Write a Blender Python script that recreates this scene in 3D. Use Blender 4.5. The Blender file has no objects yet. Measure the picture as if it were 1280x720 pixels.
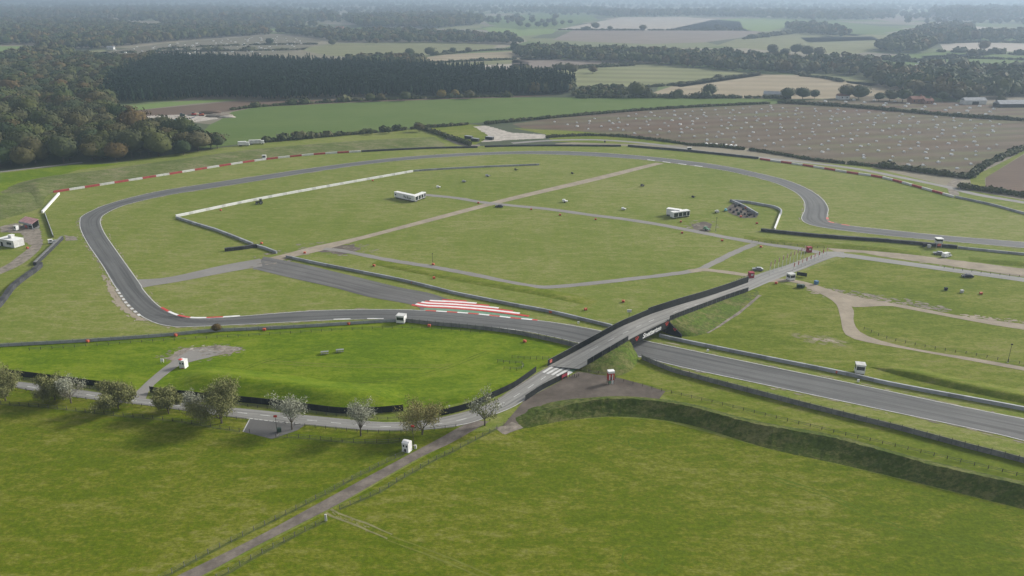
import bpy, bmesh, math, random
import numpy as np
from mathutils import Vector, geometry
random.seed(7)
C = bpy.context.scene
COL = C.collection
R = math.radians
M = {}
# ------------------------------------------------------------------ camera geometry
F, H = 980.0, 110.0
P = math.atan(366 / F)
CP, SP = math.cos(P), math.sin(P)
def G(u, v, z=0.0):
    """photo pixel -> point of the ground (or of the level z)"""
    du = (u - 640) / F; dv = (360 - v) / F
    t = (z - H) / (-SP + dv * CP)
    return Vector((t * du, t * (CP + dv * SP), z))
def GL(pts, z=0.0):
    return [G(u, v, z) for u, v in pts]
def pxm(v):
    """photo pixels per metre at a ground row"""
    return F * abs(-SP + (360 - v) / F * CP) / H
# ------------------------------------------------------------------ materials
def new_mat(name):
    m = bpy.data.materials.new(name); m.use_nodes = True
    nt = m.node_tree; b = nt.nodes['Principled BSDF']
    b.inputs['Roughness'].default_value = 0.9
    b.inputs['Specular IOR Level'].default_value = 0.15
    return m, nt, b
def rgb(c): return (c[0], c[1], c[2], 1)
def pos_node(nt, scale=(1, 1, 1), rot=0.0):
    g = nt.nodes.new('ShaderNodeNewGeometry')
    mp = nt.nodes.new('ShaderNodeMapping'); mp.inputs['Scale'].default_value = scale
    mp.inputs['Rotation'].default_value = (0, 0, rot)
    nt.links.new(g.outputs['Position'], mp.inputs['Vector'])
    return mp.outputs['Vector']
def noise(nt, vec, scale, detail=4, rough=0.6):
    n = nt.nodes.new('ShaderNodeTexNoise')
    n.inputs['Scale'].default_value = scale; n.inputs['Detail'].default_value = detail
    n.inputs['Roughness'].default_value = rough
    nt.links.new(vec, n.inputs['Vector']); return n.outputs['Fac']
def ramp(nt, fac, a, b):
    r = nt.nodes.new('ShaderNodeMapRange'); r.inputs['From Min'].default_value = a; r.inputs['From Max'].default_value = b
    r.interpolation_type = 'SMOOTHSTEP'
    nt.links.new(fac, r.inputs['Value']); return r.outputs['Result']
def mixc(nt, fac, a, b):
    m = nt.nodes.new('ShaderNodeMix'); m.data_type = 'RGBA'
    for s, x in ((0, fac), (6, a), (7, b)):
        if isinstance(x, (tuple, list)): m.inputs[s].default_value = rgb(x)
        elif isinstance(x, (int, float)): m.inputs[s].default_value = x
        else: nt.links.new(x, m.inputs[s])
    return m.outputs[2]
def mul(nt, a, k):
    m = nt.nodes.new('ShaderNodeMath'); m.operation = 'MULTIPLY'; nt.links.new(a, m.inputs[0]); m.inputs[1].default_value = k
    return m.outputs[0]
def plain(name, c, rough=0.75, spec=0.2, var=0.18, scale=1.2):
    m, nt, b = new_mat(name)
    v = pos_node(nt)
    n = ramp(nt, noise(nt, v, scale, 5, 0.7), 0.3, 0.7)
    lo = tuple(x * (1 - var) for x in c); hi = tuple(min(1, x * (1 + var)) for x in c)
    nt.links.new(mixc(nt, n, lo, hi), b.inputs['Base Color'])
    b.inputs['Roughness'].default_value = rough; b.inputs['Specular IOR Level'].default_value = spec
    return m
def grass_mat(name, c1, c2, dry, dry_amt=0.5, streak=0.0, rot=0.0, big=0.02, fine=1.0, lush=None, contrast=1.0):
    """mottled turf: broad wet and dry areas, streaky patches a few metres wide, tufts and fine grain"""
    m, nt, b = new_mat(name)
    v = pos_node(nt)
    lush = lush or tuple(x * k for x, k in zip(c1, (0.86, 0.95, 0.7)))
    def madd(a, k, c):
        q = nt.nodes.new('ShaderNodeMath'); q.operation = 'MULTIPLY_ADD'; nt.links.new(a, q.inputs[0]); q.inputs[1].default_value = k
        if isinstance(c, float): q.inputs[2].default_value = c
        else: nt.links.new(c, q.inputs[2])
        return q.outputs[0]
    n1 = noise(nt, v, big, 5, 0.6)
    n2 = noise(nt, pos_node(nt, (1, 3.2, 1), rot), 0.075, 6, 0.72)
    n3 = noise(nt, pos_node(nt, (1, 2.0, 1), rot + 0.5), 0.28, 4, 0.7)
    n6 = noise(nt, pos_node(nt, (1, 2.6, 1), rot - 0.4), 0.8, 3, 0.75)
    t = madd(n1, 0.9 * contrast, madd(n2, 1.1 * contrast, madd(n3, 0.85 * contrast, madd(n6, 0.75 * contrast, 0.5 - 1.8 * contrast))))
    cr = nt.nodes.new('ShaderNodeValToRGB'); e = cr.color_ramp.elements
    dd = tuple(c2[i] + (dry[i] - c2[i]) * min(1.0, dry_amt * 1.3) for i in range(3))
    for k, (p, c) in enumerate(((0.24, tuple(x * 0.86 for x in lush)), (0.40, lush), (0.50, c1), (0.60, c2), (0.78, dd))):
        if k > 1: e.new(p)
        e[k].position = p; e[k].color = rgb(c)
    nt.links.new(t, cr.inputs['Fac']); col = cr.outputs['Color']
    n4 = ramp(nt, noise(nt, v, 0.9, 4, 0.8), 0.32, 0.68)
    mx = nt.nodes.new('ShaderNodeMix'); mx.data_type = 'RGBA'; mx.blend_type = 'MULTIPLY'; mx.inputs[0].default_value = min(1.0, 0.6 * fine)
    nt.links.new(col, mx.inputs[6]); nt.links.new(mixc(nt, n4, (0.66, 0.70, 0.62), (1.30, 1.26, 1.34)), mx.inputs[7])
    col = mx.outputs[2]
    if streak:
        n5 = ramp(nt, noise(nt, pos_node(nt, (1, 0.05, 1), rot), 0.22, 3, 0.6), 0.4, 0.64)
        col = mixc(nt, mul(nt, n5, streak), col, dd)
    nt.links.new(col, b.inputs['Base Color'])
    bp = nt.nodes.new('ShaderNodeBump'); bp.inputs['Strength'].default_value = 0.6; bp.inputs['Distance'].default_value = 0.3
    nt.links.new(noise(nt, v, 0.55, 5, 0.75), bp.inputs['Height']); nt.links.new(bp.outputs['Normal'], b.inputs['Normal'])
    b.inputs['Roughness'].default_value = 1.0; b.inputs['Specular IOR Level'].default_value = 0.05
    return m
def field_mat(name, c1, c2, stripe=0.0, rot=0.0, sscale=0.05, big=0.012, c3=None, c4=None):
    m, nt, b = new_mat(name)
    v = pos_node(nt)
    n1 = ramp(nt, noise(nt, v, big, 5, 0.65), 0.3, 0.7)
    col = mixc(nt, n1, c1, c2)
    n3 = ramp(nt, noise(nt, pos_node(nt, (1, 5, 1), rot), 0.06, 5, 0.75), 0.35, 0.7)
    col = mixc(nt, mul(nt, n3, 0.35), col, tuple(x * 0.72 for x in c1))
    if c3:
        col = mixc(nt, mul(nt, ramp(nt, noise(nt, pos_node(nt, (0.16, 1, 1), rot), 0.05, 5, 0.7), 0.46, 0.62), 0.8), col, c3)
    if c4:
        col = mixc(nt, mul(nt, ramp(nt, noise(nt, pos_node(nt, (0.2, 1, 1), rot + 0.15), 0.028, 5, 0.65), 0.5, 0.64), 0.7), col, c4)
    if stripe:
        w = nt.nodes.new('ShaderNodeTexWave'); w.bands_direction = 'Y'; w.inputs['Scale'].default_value = sscale
        w.inputs['Distortion'].default_value = 1.5; w.inputs['Detail'].default_value = 3; w.inputs['Detail Scale'].default_value = 0.3
        nt.links.new(pos_node(nt, (1, 1, 1), rot), w.inputs['Vector'])
        col = mixc(nt, mul(nt, ramp(nt, w.outputs['Fac'], 0.3, 0.8), stripe), col, tuple(x * 0.62 for x in c1))
    nt.links.new(col, b.inputs['Base Color']); b.inputs['Roughness'].default_value = 1.0; b.inputs['Specular IOR Level'].default_value = 0.05
    return m
def asphalt_mat(name, c, light, streaks=True):
    m, nt, b = new_mat(name)
    v = pos_node(nt)
    col = mixc(nt, ramp(nt, noise(nt, v, 0.05, 5, 0.65), 0.3, 0.7), c, light)
    col = mixc(nt, mul(nt, ramp(nt, noise(nt, v, 0.9, 5, 0.8), 0.4, 0.7), 0.35), col, tuple(x * 0.75 for x in c))
    if streaks:                      # tyre-darkened racing line, along the lane
        uv = nt.nodes.new('ShaderNodeUVMap'); uv.uv_map = 'UVMap'
        mp = nt.nodes.new('ShaderNodeMapping'); mp.inputs['Scale'].default_value = (7, 0.012, 1)
        nt.links.new(uv.outputs['UV'], mp.inputs['Vector'])
        s = ramp(nt, noise(nt, mp.outputs['Vector'], 1.0, 5, 0.6), 0.42, 0.66)
        col = mixc(nt, mul(nt, s, 0.8), col, tuple(x * 0.52 for x in c))
        mp2 = nt.nodes.new('ShaderNodeMapping'); mp2.inputs['Scale'].default_value = (1.5, 0.03, 1)
        nt.links.new(uv.outputs['UV'], mp2.inputs['Vector'])
        s2 = ramp(nt, noise(nt, mp2.outputs['Vector'], 1.0, 3, 0.5), 0.5, 0.62)
        col = mixc(nt, mul(nt, s2, 0.22), col, light)
    nt.links.new(col, b.inputs['Base Color']); b.inputs['Roughness'].default_value = 0.85; b.inputs['Specular IOR Level'].default_value = 0.25
    return m
def leaf_mat(name, cols, source, nscale=0.8, namt=0.5):
    """foliage; the hue of each tree (or leaf) from a random number"""
    m, nt, b = new_mat(name)
    cr = nt.nodes.new('ShaderNodeValToRGB'); cr.color_ramp.interpolation = 'LINEAR'
    e = cr.color_ramp.elements
    while len(e) < len(cols): e.new(0.5)
    for i, c in enumerate(cols):
        e[i].position = i / max(1, len(cols) - 1); e[i].color = rgb(c)
    if source == 'object':
        oi = nt.nodes.new('ShaderNodeObjectInfo'); fac = oi.outputs['Random']
    else:
        a = nt.nodes.new('ShaderNodeAttribute'); a.attribute_name = 'tint'; fac = a.outputs['Fac']
    nt.links.new(fac, cr.inputs['Fac'])
    n = ramp(nt, noise(nt, pos_node(nt), nscale, 4, 0.75), 0.3, 0.7)
    mx = nt.nodes.new('ShaderNodeMix'); mx.data_type = 'RGBA'; mx.blend_type = 'MULTIPLY'; mx.inputs[0].default_value = namt
    nt.links.new(cr.outputs['Color'], mx.inputs[6])
    nt.links.new(mixc(nt, n, (0.55, 0.55, 0.5), (1.3, 1.3, 1.2)), mx.inputs[7])
    nt.links.new(mx.outputs[2], b.inputs['Base Color'])
    b.inputs['Roughness'].default_value = 0.8; b.inputs['Specular IOR Level'].default_value = 0.1
    return m
# ------------------------------------------------------------------ mesh building
class MB:
    def __init__(s): s.v = []; s.f = []; s.m = []
    def face(s, pts, mi=0):
        n = len(s.v); s.v += [tuple(p) for p in pts]; s.f.append(tuple(range(n, n + len(pts)))); s.m.append(mi)
    def add(s, vs, fs, mi=0):
        n = len(s.v); s.v += [tuple(p) for p in vs]
        for f in fs: s.f.append(tuple(n + i for i in f)); s.m.append(mi)
    def box(s, x0, x1, y0, y1, z0, z1, mi=0, rz=0.0, taper=0.0, at=(0, 0, 0)):
        c, d = math.cos(rz), math.sin(rz); mx, my = (x0 + x1) / 2, (y0 + y1) / 2
        vs = []
        for z, k in ((z0, 1), (z1, 1 - taper)):
            for x, y in ((x0, y0), (x1, y0), (x1, y1), (x0, y1)):
                xx, yy = mx + (x - mx) * k, my + (y - my) * k
                vs.append((at[0] + xx * c - yy * d, at[1] + xx * d + yy * c, at[2] + z))
        s.add(vs, [(3, 2, 1, 0), (4, 5, 6, 7), (0, 1, 5, 4), (1, 2, 6, 5), (2, 3, 7, 6), (3, 0, 4, 7)], mi)
    def tube(s, a, b, r0, r1=None, n=6, mi=0):
        a, b = Vector(a), Vector(b); r1 = r0 if r1 is None else r1
        d = (b - a).normalized(); q = d.to_track_quat('Z', 'Y')
        vs = []
        for p, r in ((a, r0), (b, r1)):
            for i in range(n):
                t = 2 * math.pi * i / n
                vs.append(p + q @ Vector((r * math.cos(t), r * math.sin(t), 0)))
        fs = [(i, (i + 1) % n, n + (i + 1) % n, n + i) for i in range(n)] + [tuple(range(n - 1, -1, -1)), tuple(range(n, 2 * n))]
        s.add(vs, fs, mi)
    def prism(s, prof, x0, x1, mi=0):
        """profile in (y, z) pushed along x"""
        n = len(prof)
        vs = [(x0, y, z) for y, z in prof] + [(x1, y, z) for y, z in prof]
        fs = [(i, (i + 1) % n, n + (i + 1) % n, n + i) for i in range(n)] + [tuple(range(n - 1, -1, -1)), tuple(range(n, 2 * n))]
        s.add(vs, fs, mi)
    def build(s, name, mats, parent=None, smooth=False, loc=None):
        me = bpy.data.meshes.new(name)
        me.from_pydata(s.v, [], s.f)
        for m in (mats if isinstance(mats, (list, tuple)) else [mats]): me.materials.append(m)
        me.polygons.foreach_set('material_index', s.m)
        if smooth: me.polygons.foreach_set('use_smooth', [True] * len(s.f))
        me.update()
        o = bpy.data.objects.new(name, me); COL.objects.link(o)
        if parent is not None: o.parent = parent
        if loc is not None: o.location = loc
        return o
def tag(o, label, cat, group=None):
    o['label'] = label; o['category'] = cat
    if group: o['group'] = group
    return o
def structure(o): o['kind'] = 'structure'; return o
def stuff(o, label=None, cat=None):
    o['kind'] = 'stuff'
    if label: o['label'] = label
    if cat: o['category'] = cat
    return o
def thing(name, loc, rz, label, cat, group=None):
    o = bpy.data.objects.new(name, None); COL.objects.link(o); o.empty_display_size = 0.5
    o.location = loc; o.rotation_euler = (0, 0, rz)
    return tag(o, label, cat, group)
def copy_tree(o, loc, rz, label, scale=1.0):
    c = o.copy(); COL.objects.link(c); c.location = loc; c.rotation_euler = (0, 0, rz); c['label'] = label
    c.scale = (scale, scale, scale)
    for ch in list(o.children):
        d = ch.copy(); COL.objects.link(d); d.parent = c
        for g in list(ch.children):
            e = g.copy(); COL.objects.link(e); e.parent = d
    return c
# ------------------------------------------------------------------ lines, ribbons, sheets
def crv(pts, sub=6):
    """Catmull-Rom through points"""
    p = [Vector(q) for q in pts]
    if len(p) < 3 or sub < 2: return p
    p = [p[0] * 2 - p[1]] + p + [p[-1] * 2 - p[-2]]
    out = []
    for i in range(1, len(p) - 2):
        a, b, c, d = p[i - 1:i + 3]
        for k in range(sub):
            t = k / sub
            out.append(0.5 * ((2 * b) + (c - a) * t + (2 * a - 5 * b + 4 * c - d) * t * t + (3 * b - a - 3 * c + d) * t ** 3))
    out.append(p[-2]); return out
def resample(pts, n):
    d = [0.0]
    for a, b in zip(pts, pts[1:]): d.append(d[-1] + (b - a).length)
    out = []; j = 0
    for i in range(n):
        t = d[-1] * i / (n - 1)
        while j < len(d) - 2 and d[j + 1] < t: j += 1
        w = (t - d[j]) / max(1e-9, d[j + 1] - d[j])
        out.append(pts[j].lerp(pts[j + 1], min(1, max(0, w))))
    return out
def length(pts): return sum((b - a).length for a, b in zip(pts, pts[1:]))
def step(pts, s):
    return resample(pts, max(2, int(round(length(pts) / s)) + 1))
def normals2(pts):
    out = []
    for i in range(len(pts)):
        a = pts[max(0, i - 1)]; b = pts[min(len(pts) - 1, i + 1)]
        d = (b - a); out.append(Vector((-d.y, d.x, 0)).normalized())
    return out
def ribbon(name, L, Rr, m, z, ns=4.0, sub=6, smooth=True):
    """surface between two edge lines (world points)"""
    a = crv(L, sub) if smooth else L; b = crv(Rr, sub) if smooth else Rr
    n = max(8, int(max(length(a), length(b)) / ns))
    a, b = resample(a, n), resample(b, n)
    mb = MB()
    for p, q in zip(a, b): mb.v += [(p.x, p.y, p.z + z), (q.x, q.y, q.z + z)]
    for i in range(n - 1): mb.f.append((2 * i, 2 * i + 1, 2 * i + 3, 2 * i + 2)); mb.m.append(0)
    o = mb.build(name, m)
    me = o.data; uv = me.uv_layers.new(name='UVMap')
    d = [0.0]
    for i in range(n - 1): d.append(d[-1] + ((a[i + 1] + b[i + 1]) / 2 - (a[i] + b[i]) / 2).length)
    k = 0
    for i in range(n - 1):
        for (u, w) in ((0, d[i]), (1, d[i]), (1, d[i + 1]), (0, d[i + 1])):
            uv.data[k].uv = (u, w); k += 1
    flip_up(o)
    return structure(o)
def flip_up(o):
    bm = bmesh.new(); bm.from_mesh(o.data)
    bm.normal_update()
    bad = [f for f in bm.faces if f.normal.z < 0]
    if bad: bmesh.ops.reverse_faces(bm, faces=bad)
    bm.to_mesh(o.data); bm.free()
def lane(name, pts, w, m, z, w2=None, sub=6, rough=0.0):
    """path of width w along a centre line, with a slightly uneven edge"""
    c = step(crv(pts, sub), 2.5 if rough else 4.0)
    ns = normals2(c); L, Q = [], []
    for i, (p, n) in enumerate(zip(c, ns)):
        t = i / max(1, len(c) - 1); ww = w if w2 is None else w + (w2 - w) * t
        L.append(p + n * (ww / 2 + random.uniform(-rough, rough))); Q.append(p - n * (ww / 2 + random.uniform(-rough, rough)))
    return ribbon(name, L, Q, m, z, ns=2.5 if rough else 4.0, sub=1, smooth=False)
def sheet(name, pts, m, z, sub=1, rough=0.0):
    """flat patch of ground from an outline"""
    p = [Vector(q) for q in pts]
    if sub > 1:
        p = crv(p + [p[0]], sub)[:-1]
    if rough:
        q = step(p + [p[0]], rough * 3)[:-1]
        p = [a + Vector((random.uniform(-rough, rough), random.uniform(-rough, rough), 0)) for a in q]
    tris = geometry.tessellate_polygon([p])
    mb = MB(); mb.v = [(a.x, a.y, a.z + z) for a in p]; mb.f = [tuple(t) for t in tris]; mb.m = [0] * len(mb.f)
    o = mb.build(name, m); flip_up(o)
    return structure(o)
def wall(name, pts, h, t, mats, label, cat, z0=0.0, sub=6, seg=2.0, pick=None, bump=0.0, smooth=True, cap=None, top=None):
    """upright strip along a line: pick(i) gives each stretch its material, bump makes stacked tyres uneven"""
    if isinstance(mats, list) and len(mats) == 1 and label and mats[0] in (M.get('steel'), M.get('tyre')):
        mats = [mats[0], M['steel_dull'] if mats[0] == M['steel'] else M['tyre_worn']]; rg = random.Random(len(label)); tone = [1 if rg.random() < .35 else 0 for _ in range(4000)]
        pick = lambda i: tone[i // 2]
    c = crv(pts, sub) if smooth else [Vector(p) for p in pts]
    c = step(c, seg); ns = normals2(c)
    prof = [(-t / 2, z0), (t / 2, z0), (t / 2 * (1 - (cap or 0)), h), (-t / 2 * (1 - (cap or 0)), h)]
    mb = MB(); k = len(prof)
    for p, n in zip(c, ns):
        jz = random.uniform(-bump, bump); jt = random.uniform(-bump, bump) * 0.8
        for a, z in prof:
            q = p + n * (a + jt)
            mb.v.append((q.x, q.y, p.z + z + (jz if z == h else 0)))
    for i in range(len(c) - 1):
        for j in range(k):
            mb.f.append((i * k + j, (i + 1) * k + j, (i + 1) * k + (j + 1) % k, i * k + (j + 1) % k))
            mi = pick(i) if pick else 0
            if top is not None and j == 2: mi = top
            mb.m.append(mi)
    mb.f.append(tuple(range(k))[::-1]); mb.m.append(pick(0) if pick else 0)
    e = (len(c) - 1) * k; mb.f.append(tuple(range(e, e + k))); mb.m.append(pick(len(c) - 2) if pick else 0)
    o = mb.build(name, mats)
    bm = bmesh.new(); bm.from_mesh(o.data); bmesh.ops.recalc_face_normals(bm, faces=bm.faces); bm.to_mesh(o.data); bm.free()
    return tag(o, label, cat) if label else o
def fence(name, pts, h, gap, rails, mats, label, post_r=0.055, rail_r=0.03, panel=None, sub=4, z0=0.0):
    """posts (each its own part), rails and, if asked for, a netting panel"""
    c = crv(pts, sub); L = length(c)
    gap = max(gap, L / 98)
    c = step(c, gap)
    base = c[0].copy()
    t = thing(name, base, 0, label, 'fence')
    pm = MB(); pm.box(-post_r, post_r, -post_r, post_r, z0, h + 0.06)
    first = None
    for p in c:
        if first is None: first = o = pm.build('post', mats[0], t)
        else: o = first.copy(); COL.objects.link(o); o.parent = t
        o.location = p - base
    for z in rails:
        rb = MB()
        for a, b in zip(c, c[1:]):
            rb.tube(a - base + Vector((0, 0, z)), b - base + Vector((0, 0, z)), rail_r, n=4)
        rb.build('rail' if rail_r > 0.025 else 'wire', mats[1], t)
    if panel:
        ns = normals2(c); mb = MB()
        for a, b, n in zip(c, c[1:], ns):
            a2, b2 = a - base, b - base
            o = n * 0.05
            for s in (1, -1):
                mb.face([a2 + o * s + Vector((0, 0, panel[0])), b2 + o * s + Vector((0, 0, panel[0])), b2 + o * s + Vector((0, 0, panel[1])), a2 + o * s + Vector((0, 0, panel[1]))])
            mb.face([a2 + o + Vector((0, 0, panel[1])), b2 + o + Vector((0, 0, panel[1])), b2 - o + Vector((0, 0, panel[1])), a2 - o + Vector((0, 0, panel[1]))])
        mb.build('panel', mats[2], t)
    return t
def bank(name, foot, crest, h, back, m, ns=3.0, rough=0.25, crisp=False):
    """grassy earth bank: foot line on the ground, crest line at height h, falling away behind over the width back"""
    a = crv(GL(foot), 6); c = crv(GL(crest, h) if not callable(h) else [G(u, v, h(u)) for u, v in crest], 6)
    n = max(8, int(length(c) / ns)); a, c = resample(a, n), resample(c, n)
    nc = normals2(c)
    rows = []
    for i in range(n):
        out = c[i] - a[i]; out.z = 0
        nn = nc[i] if nc[i].dot(out) > 0 else -nc[i]
        hh = c[i].z * min(1, min(i, n - 1 - i) / 4.0 + 0.02)
        crestp = Vector((c[i].x, c[i].y, hh))
        row = []
        for k in range(9):
            t = k / 8
            if t <= 0.5:
                s = t / 0.5; q = a[i].lerp(crestp, s); q.z = hh * (s ** 1.4 if crisp else s * s * (3 - 2 * s) * 0.45 + s * 0.55)
            else:
                s = (t - 0.5) / 0.5; q = crestp + nn * back * s; q.z = hh * (0.5 + 0.5 * math.cos(math.pi * s))
            if 0 < k < 8: q.z = max(0.02, q.z + random.uniform(-rough, rough) * min(1, hh))
            else: q.z = -0.03
            row.append(q)
        rows.append(row)
    mb = MB()
    for r in rows: mb.v += [tuple(q) for q in r]
    for i in range(n - 1):
        for k in range(8): mb.f.append((i * 9 + k, i * 9 + k + 1, (i + 1) * 9 + k + 1, (i + 1) * 9 + k)); mb.m.append(0)
    o = mb.build(name, m, smooth=not crisp); flip_up(o)
    return structure(o)
def inside(p, poly):
    x, y = p; r = False; n = len(poly)
    for i in range(n):
        a, b = poly[i], poly[i - 1]
        if (a.y > y) != (b.y > y) and x < (b.x - a.x) * (y - a.y) / (b.y - a.y) + a.x: r = not r
    return r
def scatter(poly, sp, jit=0.42, rot=0.0):
    xs = [p.x for p in poly]; ys = [p.y for p in poly]; out = []
    cx, cy = sum(xs) / len(xs), sum(ys) / len(ys); rad = max(max(xs) - min(xs), max(ys) - min(ys)) * 0.75
    c, s = math.cos(rot), math.sin(rot); n = int(rad / sp) + 1
    for i in range(-n, n + 1):
        for j in range(-n, n + 1):
            x = (i + (0.5 if j % 2 else 0) + random.uniform(-jit, jit)) * sp; y = (j + random.uniform(-jit, jit)) * sp
            q = (cx + x * c - y * s, cy + x * s + y * c)
            if inside(q, poly): out.append(q)
    return out
HAZE, SUN, SKY, EXPO, EL, AZ = 2.1e-4, 1.5, 0.06, 1.97, 28.0, 62.0
# ------------------------------------------------------------------ palette
M['front'] = grass_mat('front_meadow_grass', (0.082, 0.098, 0.006), (0.104, 0.116, 0.011), (0.138, 0.138, 0.034), 0.8, rot=R(20), big=0.026, fine=1.2, lush=(0.070, 0.098, 0.003))
M['bright'] = grass_mat('lush_paddock_grass', (0.082, 0.122, 0.004), (0.106, 0.148, 0.006), (0.134, 0.148, 0.022), 0.5, rot=R(-8), big=0.03, fine=0.7)
M['mid'] = grass_mat('infield_grass', (0.118, 0.136, 0.028), (0.142, 0.158, 0.040), (0.168, 0.165, 0.068), 0.7, rot=R(6), big=0.012, fine=0.75, streak=0.12, lush=(0.104, 0.136, 0.020))
M['side'] = grass_mat('verge_grass', (0.096, 0.117, 0.013), (0.122, 0.138, 0.022), (0.150, 0.146, 0.048), 0.65, rot=R(-16), big=0.02, fine=0.8)
M['rough'] = grass_mat('rough_bank_grass', (0.090, 0.104, 0.034), (0.122, 0.126, 0.054), (0.150, 0.138, 0.074), 0.7, rot=R(10), big=0.04, fine=1.2)
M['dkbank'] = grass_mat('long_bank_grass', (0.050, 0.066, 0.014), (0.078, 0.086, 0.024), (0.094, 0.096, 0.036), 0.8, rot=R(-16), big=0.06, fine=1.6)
M['green'] = field_mat('winter_wheat', (0.072, 0.110, 0.027), (0.088, 0.122, 0.034), 0.12, R(4), 0.03)
M['plough'] = field_mat('ploughed_earth', (0.098, 0.076, 0.054), (0.124, 0.100, 0.075), 0.42, R(-14), 0.013, c3=(0.096, 0.102, 0.048), c4=(0.098, 0.060, 0.044))
M['ruts'] = plain('worn_turf', (0.150, 0.145, 0.070), 1.0, 0.05, 0.2, 0.4)
M['trail'] = plain('flattened_grass', (0.112, 0.124, 0.024), 1.0, 0.05, 0.2, 0.5)
M['trail_dk'] = plain('wet_wheel_mark', (0.066, 0.098, 0.006), 1.0, 0.05, 0.2, 0.5)
M['crimson'] = plain('crimson_paint', (0.23, 0.030, 0.045), 0.7, 0.2, 0.2, 0.6)
M['faded'] = plain('faded_pink_roof', (0.36, 0.205, 0.20), 0.8, 0.2, 0.2, 0.6)
M['pigfield'] = field_mat('trodden_pig_pasture', (0.120, 0.108, 0.080), (0.155, 0.140, 0.108), 0.4, R(4), 0.006, c3=(0.105, 0.115, 0.058), c4=(0.095, 0.075, 0.058))
M['earth'] = field_mat('bare_earth', (0.100, 0.072, 0.055), (0.120, 0.088, 0.066), 0.15, R(20), 0.05)
M['stubble'] = field_mat('stubble', (0.215, 0.180, 0.120), (0.265, 0.225, 0.155), 0.3, R(6), 0.006)
M['pale'] = field_mat('pale_stubble', (0.265, 0.235, 0.195), (0.310, 0.280, 0.240), 0.2, R(5), 0.04)
M['olive'] = field_mat('olive_pasture', (0.130, 0.135, 0.065), (0.165, 0.165, 0.085), 0.25, R(-4), 0.005)
M['stripe'] = field_mat('striped_stubble', (0.150, 0.160, 0.075), (0.180, 0.180, 0.095), 0.55, R(10), 0.005)
M['lime'] = field_mat('young_crop', (0.115, 0.165, 0.050), (0.140, 0.185, 0.060), 0.1, R(5), 0.03)
M['brown'] = field_mat('brown_plough', (0.150, 0.125, 0.105), (0.185, 0.155, 0.130), 0.2, R(5), 0.03)
M['track'] = asphalt_mat('track_asphalt', (0.075, 0.076, 0.074), (0.100, 0.101, 0.097))
M['old'] = asphalt_mat('old_asphalt', (0.090, 0.088, 0.084), (0.115, 0.112, 0.106))
M['road'] = asphalt_mat('pale_road_asphalt', (0.180, 0.177, 0.162), (0.220, 0.216, 0.200))
M['path'] = asphalt_mat('service_path_asphalt', (0.150, 0.143, 0.130), (0.185, 0.176, 0.160), False)
M['dirt'] = plain('dirt_track', (0.230, 0.198, 0.152), 1.0, 0.05, 0.16, 0.13)
M['gravel'] = plain('grey_gravel', (0.165, 0.145, 0.120), 1.0, 0.05, 0.35, 0.35)
M['pad'] = plain('worn_gravel_pad', (0.092, 0.078, 0.066), 1.0, 0.05, 0.25, 0.12)
M['farm'] = plain('worn_farm_track', (0.125, 0.108, 0.092), 1.0, 0.05, 0.28, 0.3)
M['sand'] = plain('pale_gravel', (0.300, 0.275, 0.240), 1.0, 0.05, 0.25, 0.2)
M['linew'] = plain('white_line_paint', (0.36, 0.36, 0.34), 0.8, 0.2, 0.2, 0.5)
M['white'] = plain('white_paint', (0.55, 0.55, 0.53), 0.6, 0.3, 0.08, 0.6)
M['dirtyw'] = plain('weathered_white', (0.42, 0.42, 0.40), 0.7, 0.2, 0.2, 0.5)
M['red'] = plain('red_paint', (0.36, 0.035, 0.025), 0.6, 0.3, 0.2, 0.6)
M['barred'] = plain('faded_crimson_block_paint', (0.255, 0.042, 0.040), 0.7, 0.2, 0.25, 0.5)
M['pink'] = plain('faded_red_paint', (0.42, 0.11, 0.09), 0.7, 0.2, 0.2, 0.6)
M['orange'] = plain('orange_red_plastic', (0.36, 0.075, 0.035), 0.6, 0.3, 0.2, 0.8)
M['teal'] = plain('green_run_off_paint', (0.105, 0.190, 0.125), 0.8, 0.2, 0.15, 0.5)
M['black'] = plain('black_screen_mesh', (0.016, 0.018, 0.018), 0.9, 0.15, 0.3, 0.6)
M['tyre'] = plain('tyre_rubber', (0.030, 0.031, 0.033), 0.85, 0.2, 0.35, 1.6)
M['steel'] = plain('galvanised_steel', (0.235, 0.245, 0.255), 0.55, 0.35, 0.15, 0.4)
M['steel_dull'] = plain('dull_galvanised_steel', (0.185, 0.192, 0.198), 0.6, 0.3, 0.2, 0.4)
M['tyre_worn'] = plain('worn_tyre_rubber', (0.045, 0.046, 0.048), 0.85, 0.2, 0.35, 1.6)
M['fencegrey'] = plain('weathered_fence_grey', (0.135, 0.135, 0.130), 0.8, 0.2, 0.3, 0.5)
M['dark'] = plain('dark_timber', (0.045, 0.042, 0.038), 0.9, 0.1, 0.3, 1.0)
M['wire'] = plain('wire', (0.10, 0.10, 0.095), 0.7, 0.2, 0.1, 1.0)
M['glass'] = plain('dark_window_glass', (0.018, 0.022, 0.026), 0.15, 0.6, 0.1, 1.0)
M['concrete'] = plain('concrete', (0.24, 0.235, 0.22), 0.9, 0.1, 0.2, 0.5)
M['bark'] = plain('bark', (0.075, 0.062, 0.048), 0.95, 0.1, 0.3, 2.0)
M['carblack'] = plain('black_car_paint', (0.012, 0.013, 0.015), 0.5, 0.3, 0.1, 1.0)
M['cargrey'] = plain('grey_car_paint', (0.14, 0.145, 0.15), 0.35, 0.5, 0.1, 1.0)
M['blue'] = plain('blue_plastic', (0.06, 0.14, 0.24), 0.6, 0.3, 0.1, 1.0)
M['turq'] = plain('turquoise_tarpaulin', (0.10, 0.30, 0.32), 0.7, 0.3, 0.2, 0.6)
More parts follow.
